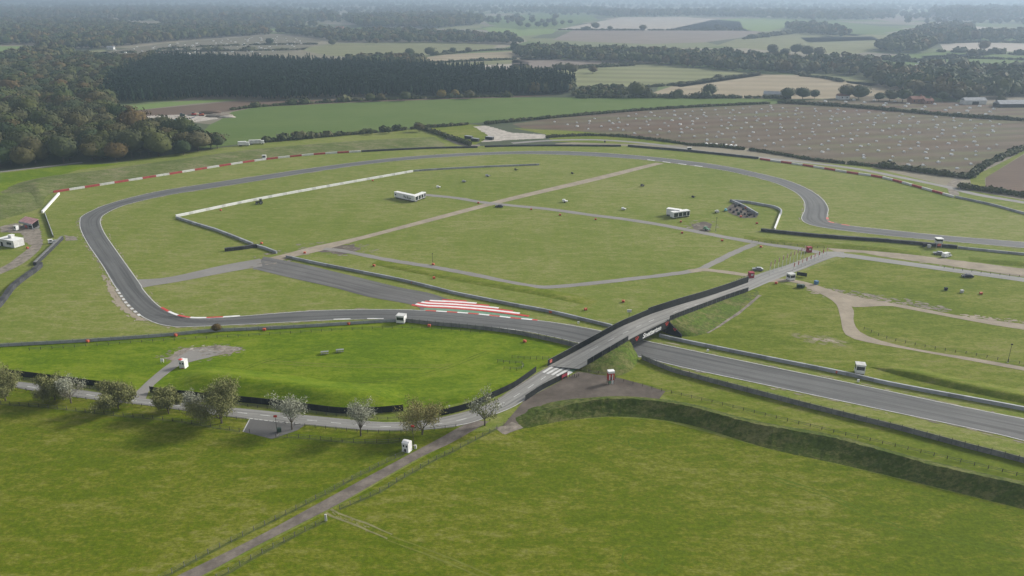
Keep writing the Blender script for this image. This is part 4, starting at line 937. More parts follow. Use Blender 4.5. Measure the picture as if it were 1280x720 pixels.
# left corner: flat cabin, stand, buggy
t = thing('flat_roof_cabin', G(15, 307), R(-22), 'flat roofed white cabin with a small roof turret on grass by the dirt road', 'cabin')
mb = MB(); mb.box(-5.2, 5.2, -2.6, 2.6, .2, 3.4); mb.build('wall', M['dirtyw'], t)
mb = MB(); mb.box(-5.35, 5.35, -2.75, 2.75, 3.403, 3.65); mb.build('roof', M['white'], t)
mb = MB(); mb.box(-1.0, 1.0, -.2, 1.6, 3.653, 5.0); mb.build('turret', M['dirtyw'], t)
mb = MB(); mb.box(-1.15, 1.15, -.35, 1.75, 5.003, 5.15); mb.build('turret_roof', M['white'], t)
mb = MB(); mb.box(-3.6, -2.2, -2.66, -2.55, .25, 2.3); mb.build('door', M['glass'], t)
mb = MB(); mb.box(.6, 3.6, -2.65, -2.55, 1.4, 2.6); mb.build('window', M['glass'], t)
t = thing('stand', G(36, 285), R(-28), 'open stand with a sloping faded pink roof on the gravel yard', 'stand')
mb = MB(); mb.add([(-5.5, -1.2, 3.0), (5.5, -1.2, 3.0), (5.5, 2.6, 4.6), (-5.5, 2.6, 4.6), (-5.5, -1.2, 3.15), (5.5, -1.2, 3.15), (5.5, 2.6, 4.75), (-5.5, 2.6, 4.75)], [(3, 2, 1, 0), (4, 5, 6, 7), (0, 1, 5, 4), (1, 2, 6, 5), (2, 3, 7, 6), (3, 0, 4, 7)]); mb.build('roof', M['faded'], t)
mb = MB(); mb.box(-5.4, 5.4, -1.36, -1.24, 2.2, 3.1); mb.build('fascia', M['steel'], t)
mb = MB(); mb.box(-5.3, 5.3, 2.3, 2.5, 0, 4.4); mb.build('back_wall', M['fencegrey'], t)
for k in range(3): mb = MB(); mb.box(-5.2, 5.2, -.6 + k, .4 + k, 0, .5 + .45 * k); mb.build('tier', M['fencegrey'], t)
for x in (-5.2, -1.7, 1.7, 5.2): mb = MB(); mb.box(x - .1, x + .1, -1.2, -1.0, 0, 3.0); mb.build('post', M['steel'], t)
mb = MB(); mb.box(-1.5, .6, -1.0, -.9, .3, 1.5); mb.build('panel', M['pink'], t)
cabin((21, 288), R(-20), 1.6, 1.6, 2.5, 'small white hut between the stand and the flat roofed cabin', 'hut', name='hut')
# huts and kiosks at the far bridge end
cabin((988, 350), R(20), 2.6, 2.4, 2.8, 'white gate hut at the junction beyond the bridge', 'hut', name='gate_hut')
for px, lb in (((938.5, 347), 'red kiosk on the dirt path at the far bridge end'), ((1011, 315), 'red kiosk near the farthest flagpoles')):
    t = thing('red_kiosk', G(*px), R(10), lb, 'kiosk', 'red kiosks')
    mb = MB(); mb.box(-1, 1, -.9, .9, 0, 2.3); mb.build('wall', M['crimson'], t)
    mb = MB(); mb.box(-1.1, 1.1, -1, 1, 2.303, 2.5); mb.build('roof', M['crimson'], t)
    mb = MB(); mb.box(-.5, .5, -.95, -.88, 1.1, 1.9); mb.build('hatch', M['dirtyw'], t)
o = MB(); o.box(-2.0, 2.0, -.08, .08, .4, 1.9); o.box(-1.8, -1.65, -.06, .06, 0, .4); o.box(1.65, 1.8, -.06, .06, 0, .4); x = o.build('banner_board', M['black'], loc=G(1002, 346)); x.rotation_euler = (0, 0, R(-28)); tag(x, 'black banner board standing in the grass right of the gate hut', 'sign')
# ------------------------------------------------------------------ vehicles
def wheel(t, x, y, r=.33, w=.22):
    mb = MB(); mb.tube((x - w / 2, y, r), (x + w / 2, y, r), r, n=12); wl = mb.build('wheel', M['tyre'], t)
    mb = MB(); mb.tube((x - w / 2 - .01, y, r), (x + w / 2 + .01, y, r), r * .55, n=10); mb.build('rim', M['steel'], wl)
def car(px, rz, paint, label, van=False):
    t = thing('parked_van' if van else 'parked_car', G(*px), rz, label, 'van' if van else 'car')
    if van: prof = [(-2.5, .35), (2.45, .35), (2.5, .9), (1.75, 1.15), (1.05, 2.0), (-2.4, 2.05), (-2.5, 1.9)]
    else: prof = [(-2.2, .32), (2.15, .32), (2.22, .62), (2.0, .82), (1.05, .95), (.35, 1.42), (-1.15, 1.46), (-1.95, .98), (-2.22, .9)]
    mb = MB(); n = len(prof); hw = .92
    for x, k in ((-hw, 0), (hw, 0)):
        for y, z in prof: mb.v.append((x * (0.86 if z > 1.1 else 1), y, z))
    for i in range(n): mb.f.append((i, (i + 1) % n, n + (i + 1) % n, n + i)); mb.m.append(0)
    mb.f += [tuple(range(n - 1, -1, -1)), tuple(range(n, 2 * n))]; mb.m += [0, 0]
    mb.build('body', M[paint], t)
    mb = MB(); w = .80 if not van else .8
    if van:
        mb.face([(-.76, 1.78, 1.18), (.76, 1.78, 1.18), (.7, 1.12, 1.95), (-.7, 1.12, 1.95)])
    else:
        mb.face([(-.74, 1.06, .98), (.74, 1.06, .98), (.66, .39, 1.41), (-.66, .39, 1.41)])
    mb.build('windscreen', M['glass'], t)
    for s in (-1, 1):
        mb = MB()
        if van: mb.add([(s * .86, 1.4, 1.2), (s * .86, .3, 1.2), (s * .81, .3, 1.8), (s * .81, 1.05, 1.8)], [(0, 1, 2, 3)])
        else: mb.add([(s * .935, .85, .98), (s * .935, -1.6, 1.0), (s * .81, -1.1, 1.38), (s * .81, .3, 1.36)], [(0, 1, 2, 3)])
        mb.build('window', M['glass'], t)
        mb = MB(); mb.box(s * .62 - .2, s * .62 + .2, 2.16 if not van else 2.46, 2.24 if not van else 2.53, .62, .78); mb.build('headlight', M['white'], t)
        for y in (-1.35, 1.35): wheel(t, s * .84, y)
    return t
car((1209, 346.5), R(81), 'carblack', 'black car driving on the road at the right edge of the grounds')
car((1183, 321), R(-62), 'white', 'white van parked on grass beside the marshal tower', van=True)
car((624, 259), R(83), 'carblack', 'dark car stopped where the infield paths cross')
car((1173, 318), R(70), 'cargrey', 'grey car parked between the marshal tower and the white van')
car((947, 338), R(75), 'cargrey', 'grey car parked left of the flagpole row')
# buggy
t = thing('utility_buggy', G(66, 304), R(-60), 'white utility buggy parked behind the straight tyre wall', 'buggy')
mb = MB(); mb.box(-.8, .8, -1.9, 1.9, .4, 1.0); mb.build('body', M['white'], t)
mb = MB(); mb.box(-.8, .8, -1.85, .2, 1.003, 2.0, taper=.08); mb.build('cab', M['white'], t)
mb = MB(); mb.box(-.81, .81, -1.2, -.2, 1.25, 1.8); mb.build('window', M['glass'], t)
mb = MB(); mb.box(-.75, .75, .3, 1.8, 1.003, 1.35); mb.build('load_bed', M['steel'], t)
for s in (-1, 1):
    for y in (-1.2, 1.2): wheel(t, s * .75, y)
# tractor
t = thing('tractor', G(325, 255), R(100), 'dark tractor parked on grass inside the white block wall', 'tractor')
mb = MB(); mb.box(-.5, .5, .1, 2.3, .8, 1.6); mb.build('bonnet', M['dark'], t)
mb = MB(); mb.box(-.8, .8, -1.3, .1, .8, 1.4); mb.build('body', M['dark'], t)
mb = MB(); mb.box(-.75, .75, -1.2, .05, 1.403, 2.7, taper=.1); mb.build('cab', M['glass'], t)
mb = MB(); mb.box(-.8, .8, -1.3, .15, 2.703, 2.85); mb.build('roof', M['dark'], t)
for s in (-1, 1): wheel(t, s * 1.0, -.7, .85, .45); wheel(t, s * .8, 1.7, .55, .35)
# two long trailers and the awning unit
def trailer(a, b, wd, h, label, dark_side=False, name='race_trailer', marks=True):
    A, rz, L = frame(a, b)
    t = thing(name, A, rz, label, 'trailer')
    mb = MB(); mb.box(0, L, 0, wd, .7, h); mb.build('body', M['white'], t)
    mb = MB(); mb.box(-.06, L + .06, -.06, wd + .06, h + .003, h + .12); mb.build('roof', M['white'], t)
    if dark_side:
        mb = MB(); mb.box(.4, L - .3, -.05, .05, .9, h - .35); mb.build('open_side', M['glass'], t)
        for x in (L * .3, L * .55, L * .8): mb = MB(); mb.box(x - .25, x + .25, -.08, -.04, .9, h - .6); mb.build('panel', M['dirtyw'], t)
    if marks:
        rng = random.Random(int(L * 100))
        for x in np.linspace(L * .5, L * .92, 6):
            hh = rng.uniform(.6, 1.5); z = rng.uniform(1.0, h - 1.7)
            mb = MB(); mb.add([(x, -.05, z), (x + .9, -.05, z), (x + .5, -.05, z + hh), (x + .15, -.05, z + hh)], [(0, 1, 2, 3)]); mb.build('graphic', M['black'], t)
        mb = MB(); mb.box(.5, 1.6, -.05, .04, 1.9, 2.7); mb.build('window', M['glass'], t)
    for x in (L * .12, L * .8, L * .8 + 1.2):
        for y in (.2, wd - .2): mb = MB(); mb.tube((x, y - .15, .48), (x, y + .15, .48), .48, n=10); mb.build('wheel', M['tyre'], t)
    mb = MB(); mb.box(.6, L - .6, .25, wd - .25, .35, .7); mb.build('chassis', M['dark'], t)
    return t
trailer((493, 247.5), (517, 252.8), 2.6, 3.6, 'long white race trailer with black graphics beside the infield path')
trailer((519, 253), (532.5, 247.5), 2.6, 3.4, 'shorter white trailer with an open dark side angled against the long white trailer', dark_side=True, marks=False)
trailer((832.5, 269.5), (849, 272), 3.0, 3.8, 'tall plain white trailer with the awning unit beside it on infield grass', marks=False)
trailer((841.5, 273.8), (862, 271), 3.0, 3.4, 'white roofed trailer with a dark open side and shelves next to the tall plain one', dark_side=True, marks=False)
# ------------------------------------------------------------------ poles and flags
proto = None
flags = [(961.8, 343), (967, 340), (972.4, 337.5), (977.5, 335), (982.5, 332.6), (987, 330.4), (991.6, 328.3), (996, 326), (1000.6, 324), (1004.6, 322)]
FL = 'white flagpole with a furled pale flag in the row by the junction beyond the bridge'
for i, (u, v) in enumerate(flags):
    if proto is None:
        proto = thing('flagpole', G(u, v), 0, FL, 'flagpole', 'white flagpoles by the junction')
        mb = MB(); mb.tube((0, 0, 0), (0, 0, 5.6), .09, .06, 6); mb.build('pole', M['white'], proto)
        mb = MB(); mb.tube((.1, 0, 3.7), (.15, 0, 5.55), .24, .15, 6); mb.build('flag', M['faded'], proto)
        mb = MB(); mb.box(-.2, .2, -.2, .2, 0, .15); mb.build('base', M['concrete'], proto)
    else: copy_tree(proto, G(u, v), random.uniform(-1, 1), FL)
proto = None
FL = 'short pole with a red flag along the kerb opposite the white flagpoles'
for i in range(9):
    p = G(991.5 + 41.5 * i / 8, 338.5 - 19.5 * i / 8)
    if proto is None:
        proto = thing('flag_marker', p, 0, FL, 'flag', 'short red flags by the junction')
        mb = MB(); mb.tube((0, 0, 0), (0, 0, 3.7), .08, .06, 6); mb.build('pole', M['dirtyw'], proto)
        mb = MB(); mb.add([(.05, 0, 1.9), (.42, .1, 1.85), (.45, .1, 3.3), (.05, 0, 3.6), (.05, .05, 1.9), (.42, .15, 1.85), (.45, .15, 3.3), (.05, .05, 3.6)], [(3, 2, 1, 0), (4, 5, 6, 7), (0, 1, 5, 4), (1, 2, 6, 5), (2, 3, 7, 6), (3, 0, 4, 7)]); mb.build('flag', M['pink'], proto)
    else: copy_tree(proto, p, random.uniform(-.4, .4), FL)
def pole(px, h, label, cat='pole', name='lamp_post', r=.08, top='red', topsize=.35, m='dark'):
    t = thing(name, G(*px), 0, label, cat)
    mb = MB(); mb.tube((0, 0, 0), (0, 0, h), r, r * .7, 6); mb.build('pole', M[m], t)
    mb = MB(); mb.box(-topsize, topsize, -.12, .12, h - topsize * 1.2, h + .02); mb.build('head', M[top], t)
    mb = MB(); mb.box(-.22, .22, -.22, .22, 0, .12); mb.build('base', M['concrete'], t)
pole((541, 331), 5.2, 'thin dark mast standing by the infield path loop', name='mast', top='dark', topsize=.2)
pole((894.5, 289), 7.0, 'thin dark mast beside the small infield gravel pad', name='mast', top='dark', topsize=.25)
pole((1259.5, 453), 6.5, 'thin dark lamp post inside the dirt road loop', name='lamp_post', top='dark', topsize=.3)
pole((346.8, 544), 6.0, 'dark post with a red sign on top beside the lay-by', name='sign_post', top='red', topsize=.45)
pole((517, 557), 6.0, 'dark post with a red sign on top by the tall white kiosk', name='sign_post', top='red', topsize=.4)
pole((562, 517), 2.6, 'slim pale post in front of the curved black screen', name='sign_post', top='dirtyw', topsize=.2, m='dirtyw')
pole((786, 400), 4.0, 'white rectangular sign on a post behind the bridge parapet', name='sign_post', top='white', topsize=.8)
for i, (u, v) in enumerate([(712, 471), (715, 471.6), (718, 471.2), (721, 471.8), (723.5, 470.6)]):
    o = MB(); o.tube((0, 0, 0), (0, 0, 1.0), .09, n=6); o.tube((0, 0, 1.0), (0, 0, 1.08), .11, n=6)
    tag(o.build('bollard', M['dark'], loc=G(u, v)), 'short dark bollard between the zebra crossing and the brown pad', 'bollard', 'bollards by the crossing')
# red marshal boxes: a lidded box on two feet
def mbox(mat, s=1.0):
    pass
boxes = [
 (664, 262.5, 'below the white flatbed trailer in the infield'), (700, 269.5, 'halfway along the infield path south side'), (744.5, 275, 'on grass left of the bright infield trailers'),
 (851, 278, 'just below the trailer with the open dark side'), (852.5, 292, 'below the path and left of the small gravel pad'), (902.5, 301.5, 'below the path where it nears the flags'),
 (951, 309.5, 'at the junction of the infield paths'), (598, 254.5, 'on the path left of the dirt path crossing'), (541.5, 331.5, 'at the foot of the thin mast on the loop path'),
 (542.5, 348.5, 'between the loop path and the long barrier'), (467.5, 333, 'left of centre between loop path and barrier'), (516, 354.5, 'against the long infield barrier at its middle'),
 (381, 317, 'beside the dirt path crossing'), (359.5, 321.5, 'at the left end of the long infield barrier'), (688, 391.5, 'against the long barrier opposite the striped run-off'),
 (732, 388, 'in grass left of the bridge parapet'), (656, 428, 'in the lush paddock below the dark barrier fence'), (436, 406, 'behind the pale barrier left of the marshal cabin'),
 (330.5, 413.5, 'behind the pale barrier near the corner kerb'), (536.5, 408.5, 'right of the white marshal cabin'), (110, 428, 'behind the pale barrier at its left part'),
 (220, 420.5, 'behind the pale barrier below the tight corner'), (932, 261, 'on the grey pad against the slanting barrier'), (926, 271.5, 'on the lower edge of the grey pad'),
 (946, 280, 'on grass inside the hooked barrier'), (327, 305, 'above the stub of grey barrier'), (276, 263.5, 'behind the white block wall near its left end'), (466, 226.5, 'behind the white block wall near its far end'),
 (970, 355, 'at the roadside by the far bridge end'), (34.5, 311, 'on grass right of the flat roofed cabin'), (1046, 466.5, 'against the straight barrier left of the cabin'), (1226, 368, 'on the grass behind the dirt road at right'), (779, 378, 'in grass beyond the bridge parapet')]
mb_ = MB(); mb_.box(-.52, .52, -.36, .36, .2, .8)
proto = None
for i, (u, v, w) in enumerate(boxes):
    if proto is None:
        proto = thing('marshal_box', G(u, v), 0, 'small orange red marshal box ' + w, 'box', 'orange red marshal boxes')
        mb_.build('body', M['orange'], proto)
        mb = MB(); mb.box(-.56, .56, -.4, .4, .803, .92, taper=.15); mb.build('lid', M['orange'], proto)
        for x in (-.38, .38): mb = MB(); mb.box(x - .08, x + .08, -.3, .3, 0, .2); mb.build('foot', M['dark'], proto)
    else: copy_tree(proto, G(u, v), random.uniform(-.6, .6), 'small orange red marshal box ' + w)
# stacks of tyres on the grey pad
proto = None
for i, (u, v) in enumerate([(913, 263), (917, 266), (921, 263.5), (926, 266), (931, 268.5), (935, 265.5), (939, 269), (943, 271), (929, 262.5), (919, 259), (924, 257.5), (934, 271.5)]):
    lb = 'ragged stack of old black tyres on the grey pad by the hooked barrier'
    if proto is None:
        proto = thing('tyre_stack', G(u, v), 0, lb, 'tyres', 'tyre stacks on the grey pad')
        for k in range(4):
            mb = MB(); mb.tube((random.uniform(-.08, .08), random.uniform(-.08, .08), k * .26), (random.uniform(-.08, .08), 0, k * .26 + .24), .62, .62, 10); mb.build('tyre', M['tyre'] if k % 2 else M['tyre_worn'], proto)
    else: copy_tree(proto, G(u, v), random.uniform(0, 6), lb, random.uniform(.8, 1.25))
# tables, flat trailers, bins
def table(px, rz, label, s=1.0, m='cargrey', name='picnic_table', cat='table'):
    t = thing(name, G(*px), rz, label, cat)
    mb = MB(); mb.box(-1.1 * s, 1.1 * s, -.45 * s, .45 * s, .72 * s, .8 * s); mb.build('tabletop', M[m], t)
    for sy in (-1, 1):
        mb = MB(); mb.box(-1.1 * s, 1.1 * s, sy * .8 * s - .14, sy * .8 * s + .14, .42 * s, .48 * s); mb.build('bench', M[m], t)
    for sx in (-.8, .8):
        mb = MB(); mb.box(sx * s - .06, sx * s + .06, -.85 * s, .85 * s, .34 * s, .42 * s); mb.box(sx * s - .06, sx * s + .06, -.4 * s, -.28 * s, 0, .34 * s); mb.box(sx * s - .06, sx * s + .06, .28 * s, .4 * s, 0, .34 * s); mb.box(sx * s - .05, sx * s + .05, -.1, .1, .42 * s, .72 * s); mb.build('leg', M['dark'], t)
table((406, 442.5), R(12), 'left grey picnic table of the two on the lush paddock', 1.15)
table((425, 440), R(12), 'right grey picnic table of the two on the lush paddock', 1.15)
def flatbed(px, rz, label, m='steel', s=1.0):
    t = thing('flat_trailer', G(*px), rz, label, 'trailer')
    mb = MB(); mb.box(-1.3 * s, 1.3 * s, -.7 * s, .7 * s, .55 * s, .9 * s); mb.build('bed', M[m], t)
    mb = MB(); mb.box(-1.2 * s, .2 * s, -.6 * s, .6 * s, .903 * s, 1.5 * s, taper=.15); mb.build('cover', M[m], t)
    mb = MB(); mb.box(1.3 * s, 2.3 * s, -.06, .06, .55 * s, .65 * s); mb.build('drawbar', M['dark'], t)
    for y in (-.75 * s, .75 * s): mb = MB(); mb.tube((0, y - .1, .35 * s), (0, y + .1, .35 * s), .35 * s, n=10); mb.build('wheel', M['tyre'], t)
flatbed((548, 235), R(15), 'white topped small trailer on grass right of the long white race trailer', 'white')
flatbed((580, 228), R(30), 'bluish grey small trailer on grass between two other small trailers', 'cargrey')
flatbed((609.5, 221), R(20), 'small grey trailer on the infield nearest the far grey barrier', 'steel', 1.1)
flatbed((645, 213), R(0), 'small dark trailer below the end of the far grey barrier', 'dark', .9)
flatbed((706, 253), R(-10), 'whitish small trailer on grass right of the dirt path', 'white', 1.2)
flatbed((779.5, 262.5), R(15), 'whitish small trailer left of the white roofed trailers', 'white')
flatbed((803, 233), R(40), 'small dark trailer in the middle of the right infield', 'dark')
flatbed((866.5, 247), R(10), 'small dark trailer above the white roofed trailers', 'dark', .8)
flatbed((715.5, 217.5), R(10), 'small dark trailer left of the upper dirt path', 'dark', .8)
flatbed((907, 264), R(70), 'blue covered small trailer left of the grey pad', 'turq')
flatbed((896, 266), R(100), 'grey and white small trailer beside the blue covered one', 'dirtyw', 1.1)
flatbed((883, 288), R(-50), 'green and white small trailer on the infield gravel pad', 'teal', 1.2)
def bins(px, m, label, s=1.0):
    t = thing('wheelie_bin', G(*px), random.uniform(-.5, .5), label, 'bin')
    mb = MB(); mb.box(-.5 * s, .5 * s, -.45 * s, .45 * s, .12, 1.1 * s, taper=-.12); mb.build('body', M[m], t)
    mb = MB(); mb.box(-.6 * s, .6 * s, -.55 * s, .55 * s, 1.104 * s, 1.22 * s, taper=.1); mb.build('lid', M[m], t)
    for x in (-.4 * s, .4 * s): mb = MB(); mb.tube((x - .05, .35, .14), (x + .05, .35, .14), .14, n=8); mb.build('wheel', M['tyre'], t)
bins((998, 359.5), 'bin', 'dark green bin left of its twin by the sandy junction', 1.2)
bins((1003, 360), 'bin', 'dark green bin right of its twin by the sandy junction', 1.2)
bins((1020, 355.5), 'blue', 'blue bin on the sandy ground right of the gate hut', 1.3)
bins((1182, 363), 'black', 'black bin alone on the grass above the upper dirt road')
bins((1202, 366), 'dirtyw', 'pale bin between the black bin and the orange red box')
bins((349, 540), 'bin', 'dark bin on the corner of the lay-by below the pale tree', 1.0)
bins((923, 268.5), 'bin', 'dark green bin on the grey pad', 1.2)
bins((936, 270), 'black', 'black bin on the lower right of the grey pad', 1.2)
bins((1155, 308.5), 'black', 'black bin against the tyre wall left of the marshal tower', 1.3)
bins((1161, 309.5), 'dirtyw', 'pale bin against the tyre wall beside the marshal tower', 1.2)
for px, lb in (((723, 405), 'small white marker post on the verge left of the bridge'), ((884.5, 440), 'small white marker post on the verge right of the bridge'), ((1072.5, 478), 'small white marker post on the verge below the straight cabin')):
    o = MB(); o.box(-.35, .35, -.12, .12, .25, 1.0); o.box(-.06, .06, -.06, .06, 0, .25); tag(o.build('marker_post', M['white'], loc=G(*px)), lb, 'marker')
o = MB(); o.box(-.25, .25, -.1, .1, 0, 1.7); o.box(-.2, .2, -.13, -.08, .6, 1.3); tag(o.build('gate_post', M['dirtyw'], loc=G(407.5, 651)), 'pale gate post where the wheel ruts leave the farm track', 'post')
# ------------------------------------------------------------------ vegetation
rnd = np.random.RandomState(5)
def ico_arrays(sub):
    bm = bmesh.new(); bmesh.ops.create_icosphere(bm, subdivisions=sub, radius=1.0)
    v = np.array([x.co[:] for x in bm.verts]); f = np.array([[x.index for x in q.verts] for q in bm.faces]); bm.free(); return v, f
ICO1, ICO2 = ico_arrays(1), ico_arrays(2)
def lump(v, seed, amp):
    r = np.random.RandomState(seed); k = np.zeros(len(v))
    for _ in range(9):
        d = r.normal(size=3); d /= np.linalg.norm(d); k += np.maximum(0, v @ d) ** 4 * r.uniform(-.4, 1.0)
    return v * (1 + amp * k[:, None])
def quads(centres, size, r, out=None):
    """leaf-clump faces at the centres, facing roughly along out"""
    n = len(centres)
    a = r.normal(size=(n, 3))
    if out is not None:
        o = out + r.normal(size=(n, 3)) * .3; o /= np.linalg.norm(o, axis=1)[:, None] + 1e-9
        a -= (a * o).sum(1)[:, None] * o
    a /= np.linalg.norm(a, axis=1)[:, None] + 1e-9
    b = np.cross(o, a) if out is not None else r.normal(size=(n, 3)); b -= (b * a).sum(1)[:, None] * a; b /= np.linalg.norm(b, axis=1)[:, None] + 1e-9
    s = size * r.uniform(.6, 1.3, n)[:, None]
    v = np.stack([centres - a * s - b * s * .6, centres + a * s - b * s * .6, centres + a * s + b * s * .6, centres - a * s + b * s * .6], 1).reshape(-1, 3)
    f = np.arange(4 * n).reshape(-1, 4); return v, f
def crown(seed, rx, rz, zc, nq, qs, core=1, amp=.35, cone=False):
    """vertices, triangles, quads of one crown (base at z=0)"""
    r = np.random.RandomState(seed)
    cv, cf = (ICO2 if core == 2 else ICO1)
    c = lump(cv, seed, amp) * .86
    d = r.normal(size=(nq, 3)); d /= np.linalg.norm(d, axis=1)[:, None]; d[:, 2] = np.where(d[:, 2] < -.3, -d[:, 2], d[:, 2])
    q = lump(d, seed, amp) * r.uniform(.84, 1.06, nq)[:, None]
    if cone:
        for a in (c, q): a[:, :2] *= np.clip((1.05 - a[:, 2]) * .62, .04, 1.1)[:, None]
    qv, qf = quads(q * [rx, rx, rz], qs, r, d if not cone else None)
    c = c * [rx, rx, rz]
    v = np.concatenate([c, qv]); v[:, 2] += zc
    return v, cf, qf + len(c)
def np_mesh(name, V, T, Q, mat, tint=None):
    me = bpy.data.meshes.new(name); nt_, nq_ = len(T), len(Q)
    me.vertices.add(len(V)); me.vertices.foreach_set('co', np.asarray(V, np.float32).ravel())
    me.loops.add(3 * nt_ + 4 * nq_)
    me.loops.foreach_set('vertex_index', np.concatenate([np.asarray(T).ravel(), np.asarray(Q).ravel()]).astype(np.int32))
    me.polygons.add(nt_ + nq_)
    st = np.concatenate([np.arange(nt_) * 3, 3 * nt_ + np.arange(nq_) * 4]).astype(np.int32)
    me.polygons.foreach_set('loop_start', st)
    me.materials.append(mat); me.update(calc_edges=True)
    if tint is not None:
        a = me.attributes.new('tint', 'FLOAT', 'POINT'); a.data.foreach_set('value', np.asarray(tint, np.float32))
    return me
DEC = [(0.020, 0.034, 0.012), (0.042, 0.054, 0.015), (0.060, 0.064, 0.018), (0.028, 0.044, 0.018), (0.066, 0.054, 0.020), (0.044, 0.054, 0.024), (0.076, 0.052, 0.020), (0.026, 0.042, 0.015), (0.074, 0.068, 0.034)]
PIN = [(0.008, 0.022, 0.014), (0.015, 0.034, 0.019), (0.012, 0.030, 0.021), (0.020, 0.040, 0.022)]
M['leaf_obj'] = leaf_mat('broadleaf_foliage', DEC, 'object', 0.3, 0.45)
M['leaf_st'] = leaf_mat('broadleaf_mass', DEC, 'attr', 0.3, 0.4)
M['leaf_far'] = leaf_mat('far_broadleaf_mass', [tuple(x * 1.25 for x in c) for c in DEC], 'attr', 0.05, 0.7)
M['pine_st'] = leaf_mat('pine_mass', PIN, 'attr')
M['hedge'] = leaf_mat('hedge_foliage', [(0.036, 0.048, 0.018), (0.058, 0.064, 0.025), (0.074, 0.072, 0.034)], 'attr')
M['bush'] = leaf_mat('autumn_foliage', [(0.16, 0.105, 0.022), (0.125, 0.10, 0.025)], 'object')
def tree_mass(name, placed, mat, kinds, label, cat, trunk=True):
    """one far-off wood as a single mass of crowns; placed = (x, y, scale, height scale)"""
    Vs, Ts, Qs, ti = [], [], [], []; off = 0
    for (x, y, s, hs) in placed:
        v, t, q = kinds[rnd.randint(len(kinds))]
        a = rnd.uniform(0, 6.28); c, d = math.cos(a), math.sin(a)
        w = np.empty_like(v); w[:, 0] = (v[:, 0] * c - v[:, 1] * d) * s + x; w[:, 1] = (v[:, 0] * d + v[:, 1] * c) * s + y; w[:, 2] = v[:, 2] * s * hs
        Vs.append(w); Ts.append(t + off); Qs.append(q + off); ti.append(np.full(len(v), rnd.rand())); off += len(v)
    me = np_mesh(name, np.concatenate(Vs), np.concatenate(Ts), np.concatenate(Qs), mat, np.concatenate(ti))
    o = bpy.data.objects.new(name, me); COL.objects.link(o); return stuff(o, label, cat)
KB = [crown(20 + i, 7.0, 5.0, 7.0, 90, .8, 2, .42) for i in range(6)]       # wood seen at 600 to 900 m
KF = [crown(40 + i, 6.5, 5.5, 7.2, 34, 2.0, 1) for i in range(6)]         # farther woods
KP = [crown(60 + i, 3.1, 9.5, 10.5, 60, 1.0, 1, .22, True) for i in range(6)]
# broadleaf wood at the left: the nearest trees one by one, the rest as a mass
WOOD = GL([(-330, 226), (-120, 219), (0, 213), (60, 207), (120, 203), (180, 198), (225, 194), (262, 189), (276, 187), (266, 184), (240, 179), (215, 172), (190, 165), (165, 158), (145, 149), (132, 138), (140, 104), (200, 79), (120, 79), (0, 81), (-200, 84), (-330, 88)])
pts = scatter(WOOD, 11.2, .45)
pts.sort(key=lambda p: p[0] ** 2 + p[1] ** 2)
vis = [p for p in pts if abs(p[0]) < p[1] * .665 + 12]
near, rest = vis[:285], vis[285:]
def obj_from(kind, name, mat):
    v, t, q = kind; return np_mesh(name, v, t, q, mat)
KBn = [crown(20 + i, 7.0, 5.0, 7.0, 300, .55, 2, .42) for i in range(6)]
crowns = [obj_from(k, 'crown', M['leaf_obj']) for k in KBn]
tm = MB(); tm.tube((0, 0, 0), (0, 0, 6), .38, .22, 7)
for a in (0.4, 2.5, 4.6): tm.tube((0, 0, 3.6), (2.4 * math.cos(a), 2.4 * math.sin(a), 7.2), .16, .06, 5)
trunk_o = tm.build('trunk', M['bark']); trunk_me = trunk_o.data; bpy.data.objects.remove(trunk_o)
def place_tree(p, s, label, cat='tree', group=None, name='broadleaf_tree', crown_me=None, hs=1.0, rz=None):
    t = thing(name, (p[0], p[1], 0), random.uniform(0, 6.28) if rz is None else rz, label, cat, group); t.scale = (s, s, s * hs)
    for nm, me in (('trunk', trunk_me), ('crown', crown_me or random.choice(crowns))):
        o = bpy.data.objects.new(nm, me); COL.objects.link(o); o.parent = t
    return t
for p in near:
    place_tree(p, random.uniform(.85, 1.5), 'autumn broadleaf tree among the nearest trees of the dense wood above the left bend', group='trees at the near edge of the left wood', hs=random.uniform(.75, 1.3))
tree_mass('broadleaf_wood', [(p[0], p[1], rnd.uniform(.85, 1.55), rnd.uniform(.75, 1.2)) for p in rest], M['leaf_st'], KB, 'dense mixed broadleaf wood spreading behind its nearest trees', 'wood')
PINE = GL([(128, 128), (160, 130.5), (230, 124.5), (286, 124), (340, 126.5), (445, 122.5), (560, 120), (640, 119.5), (708, 118.5), (720, 110), (690, 105), (600, 97), (480, 90), (320, 83), (200, 79), (140, 104)])
pp = scatter(PINE, 6.0, .38)
tree_mass('pine_wood', [(p[0], p[1], rnd.uniform(.8, 1.05), rnd.uniform(.85, 1.1)) for p in pp], M['pine_st'], KP, 'long dark pine plantation behind the green field', 'wood')
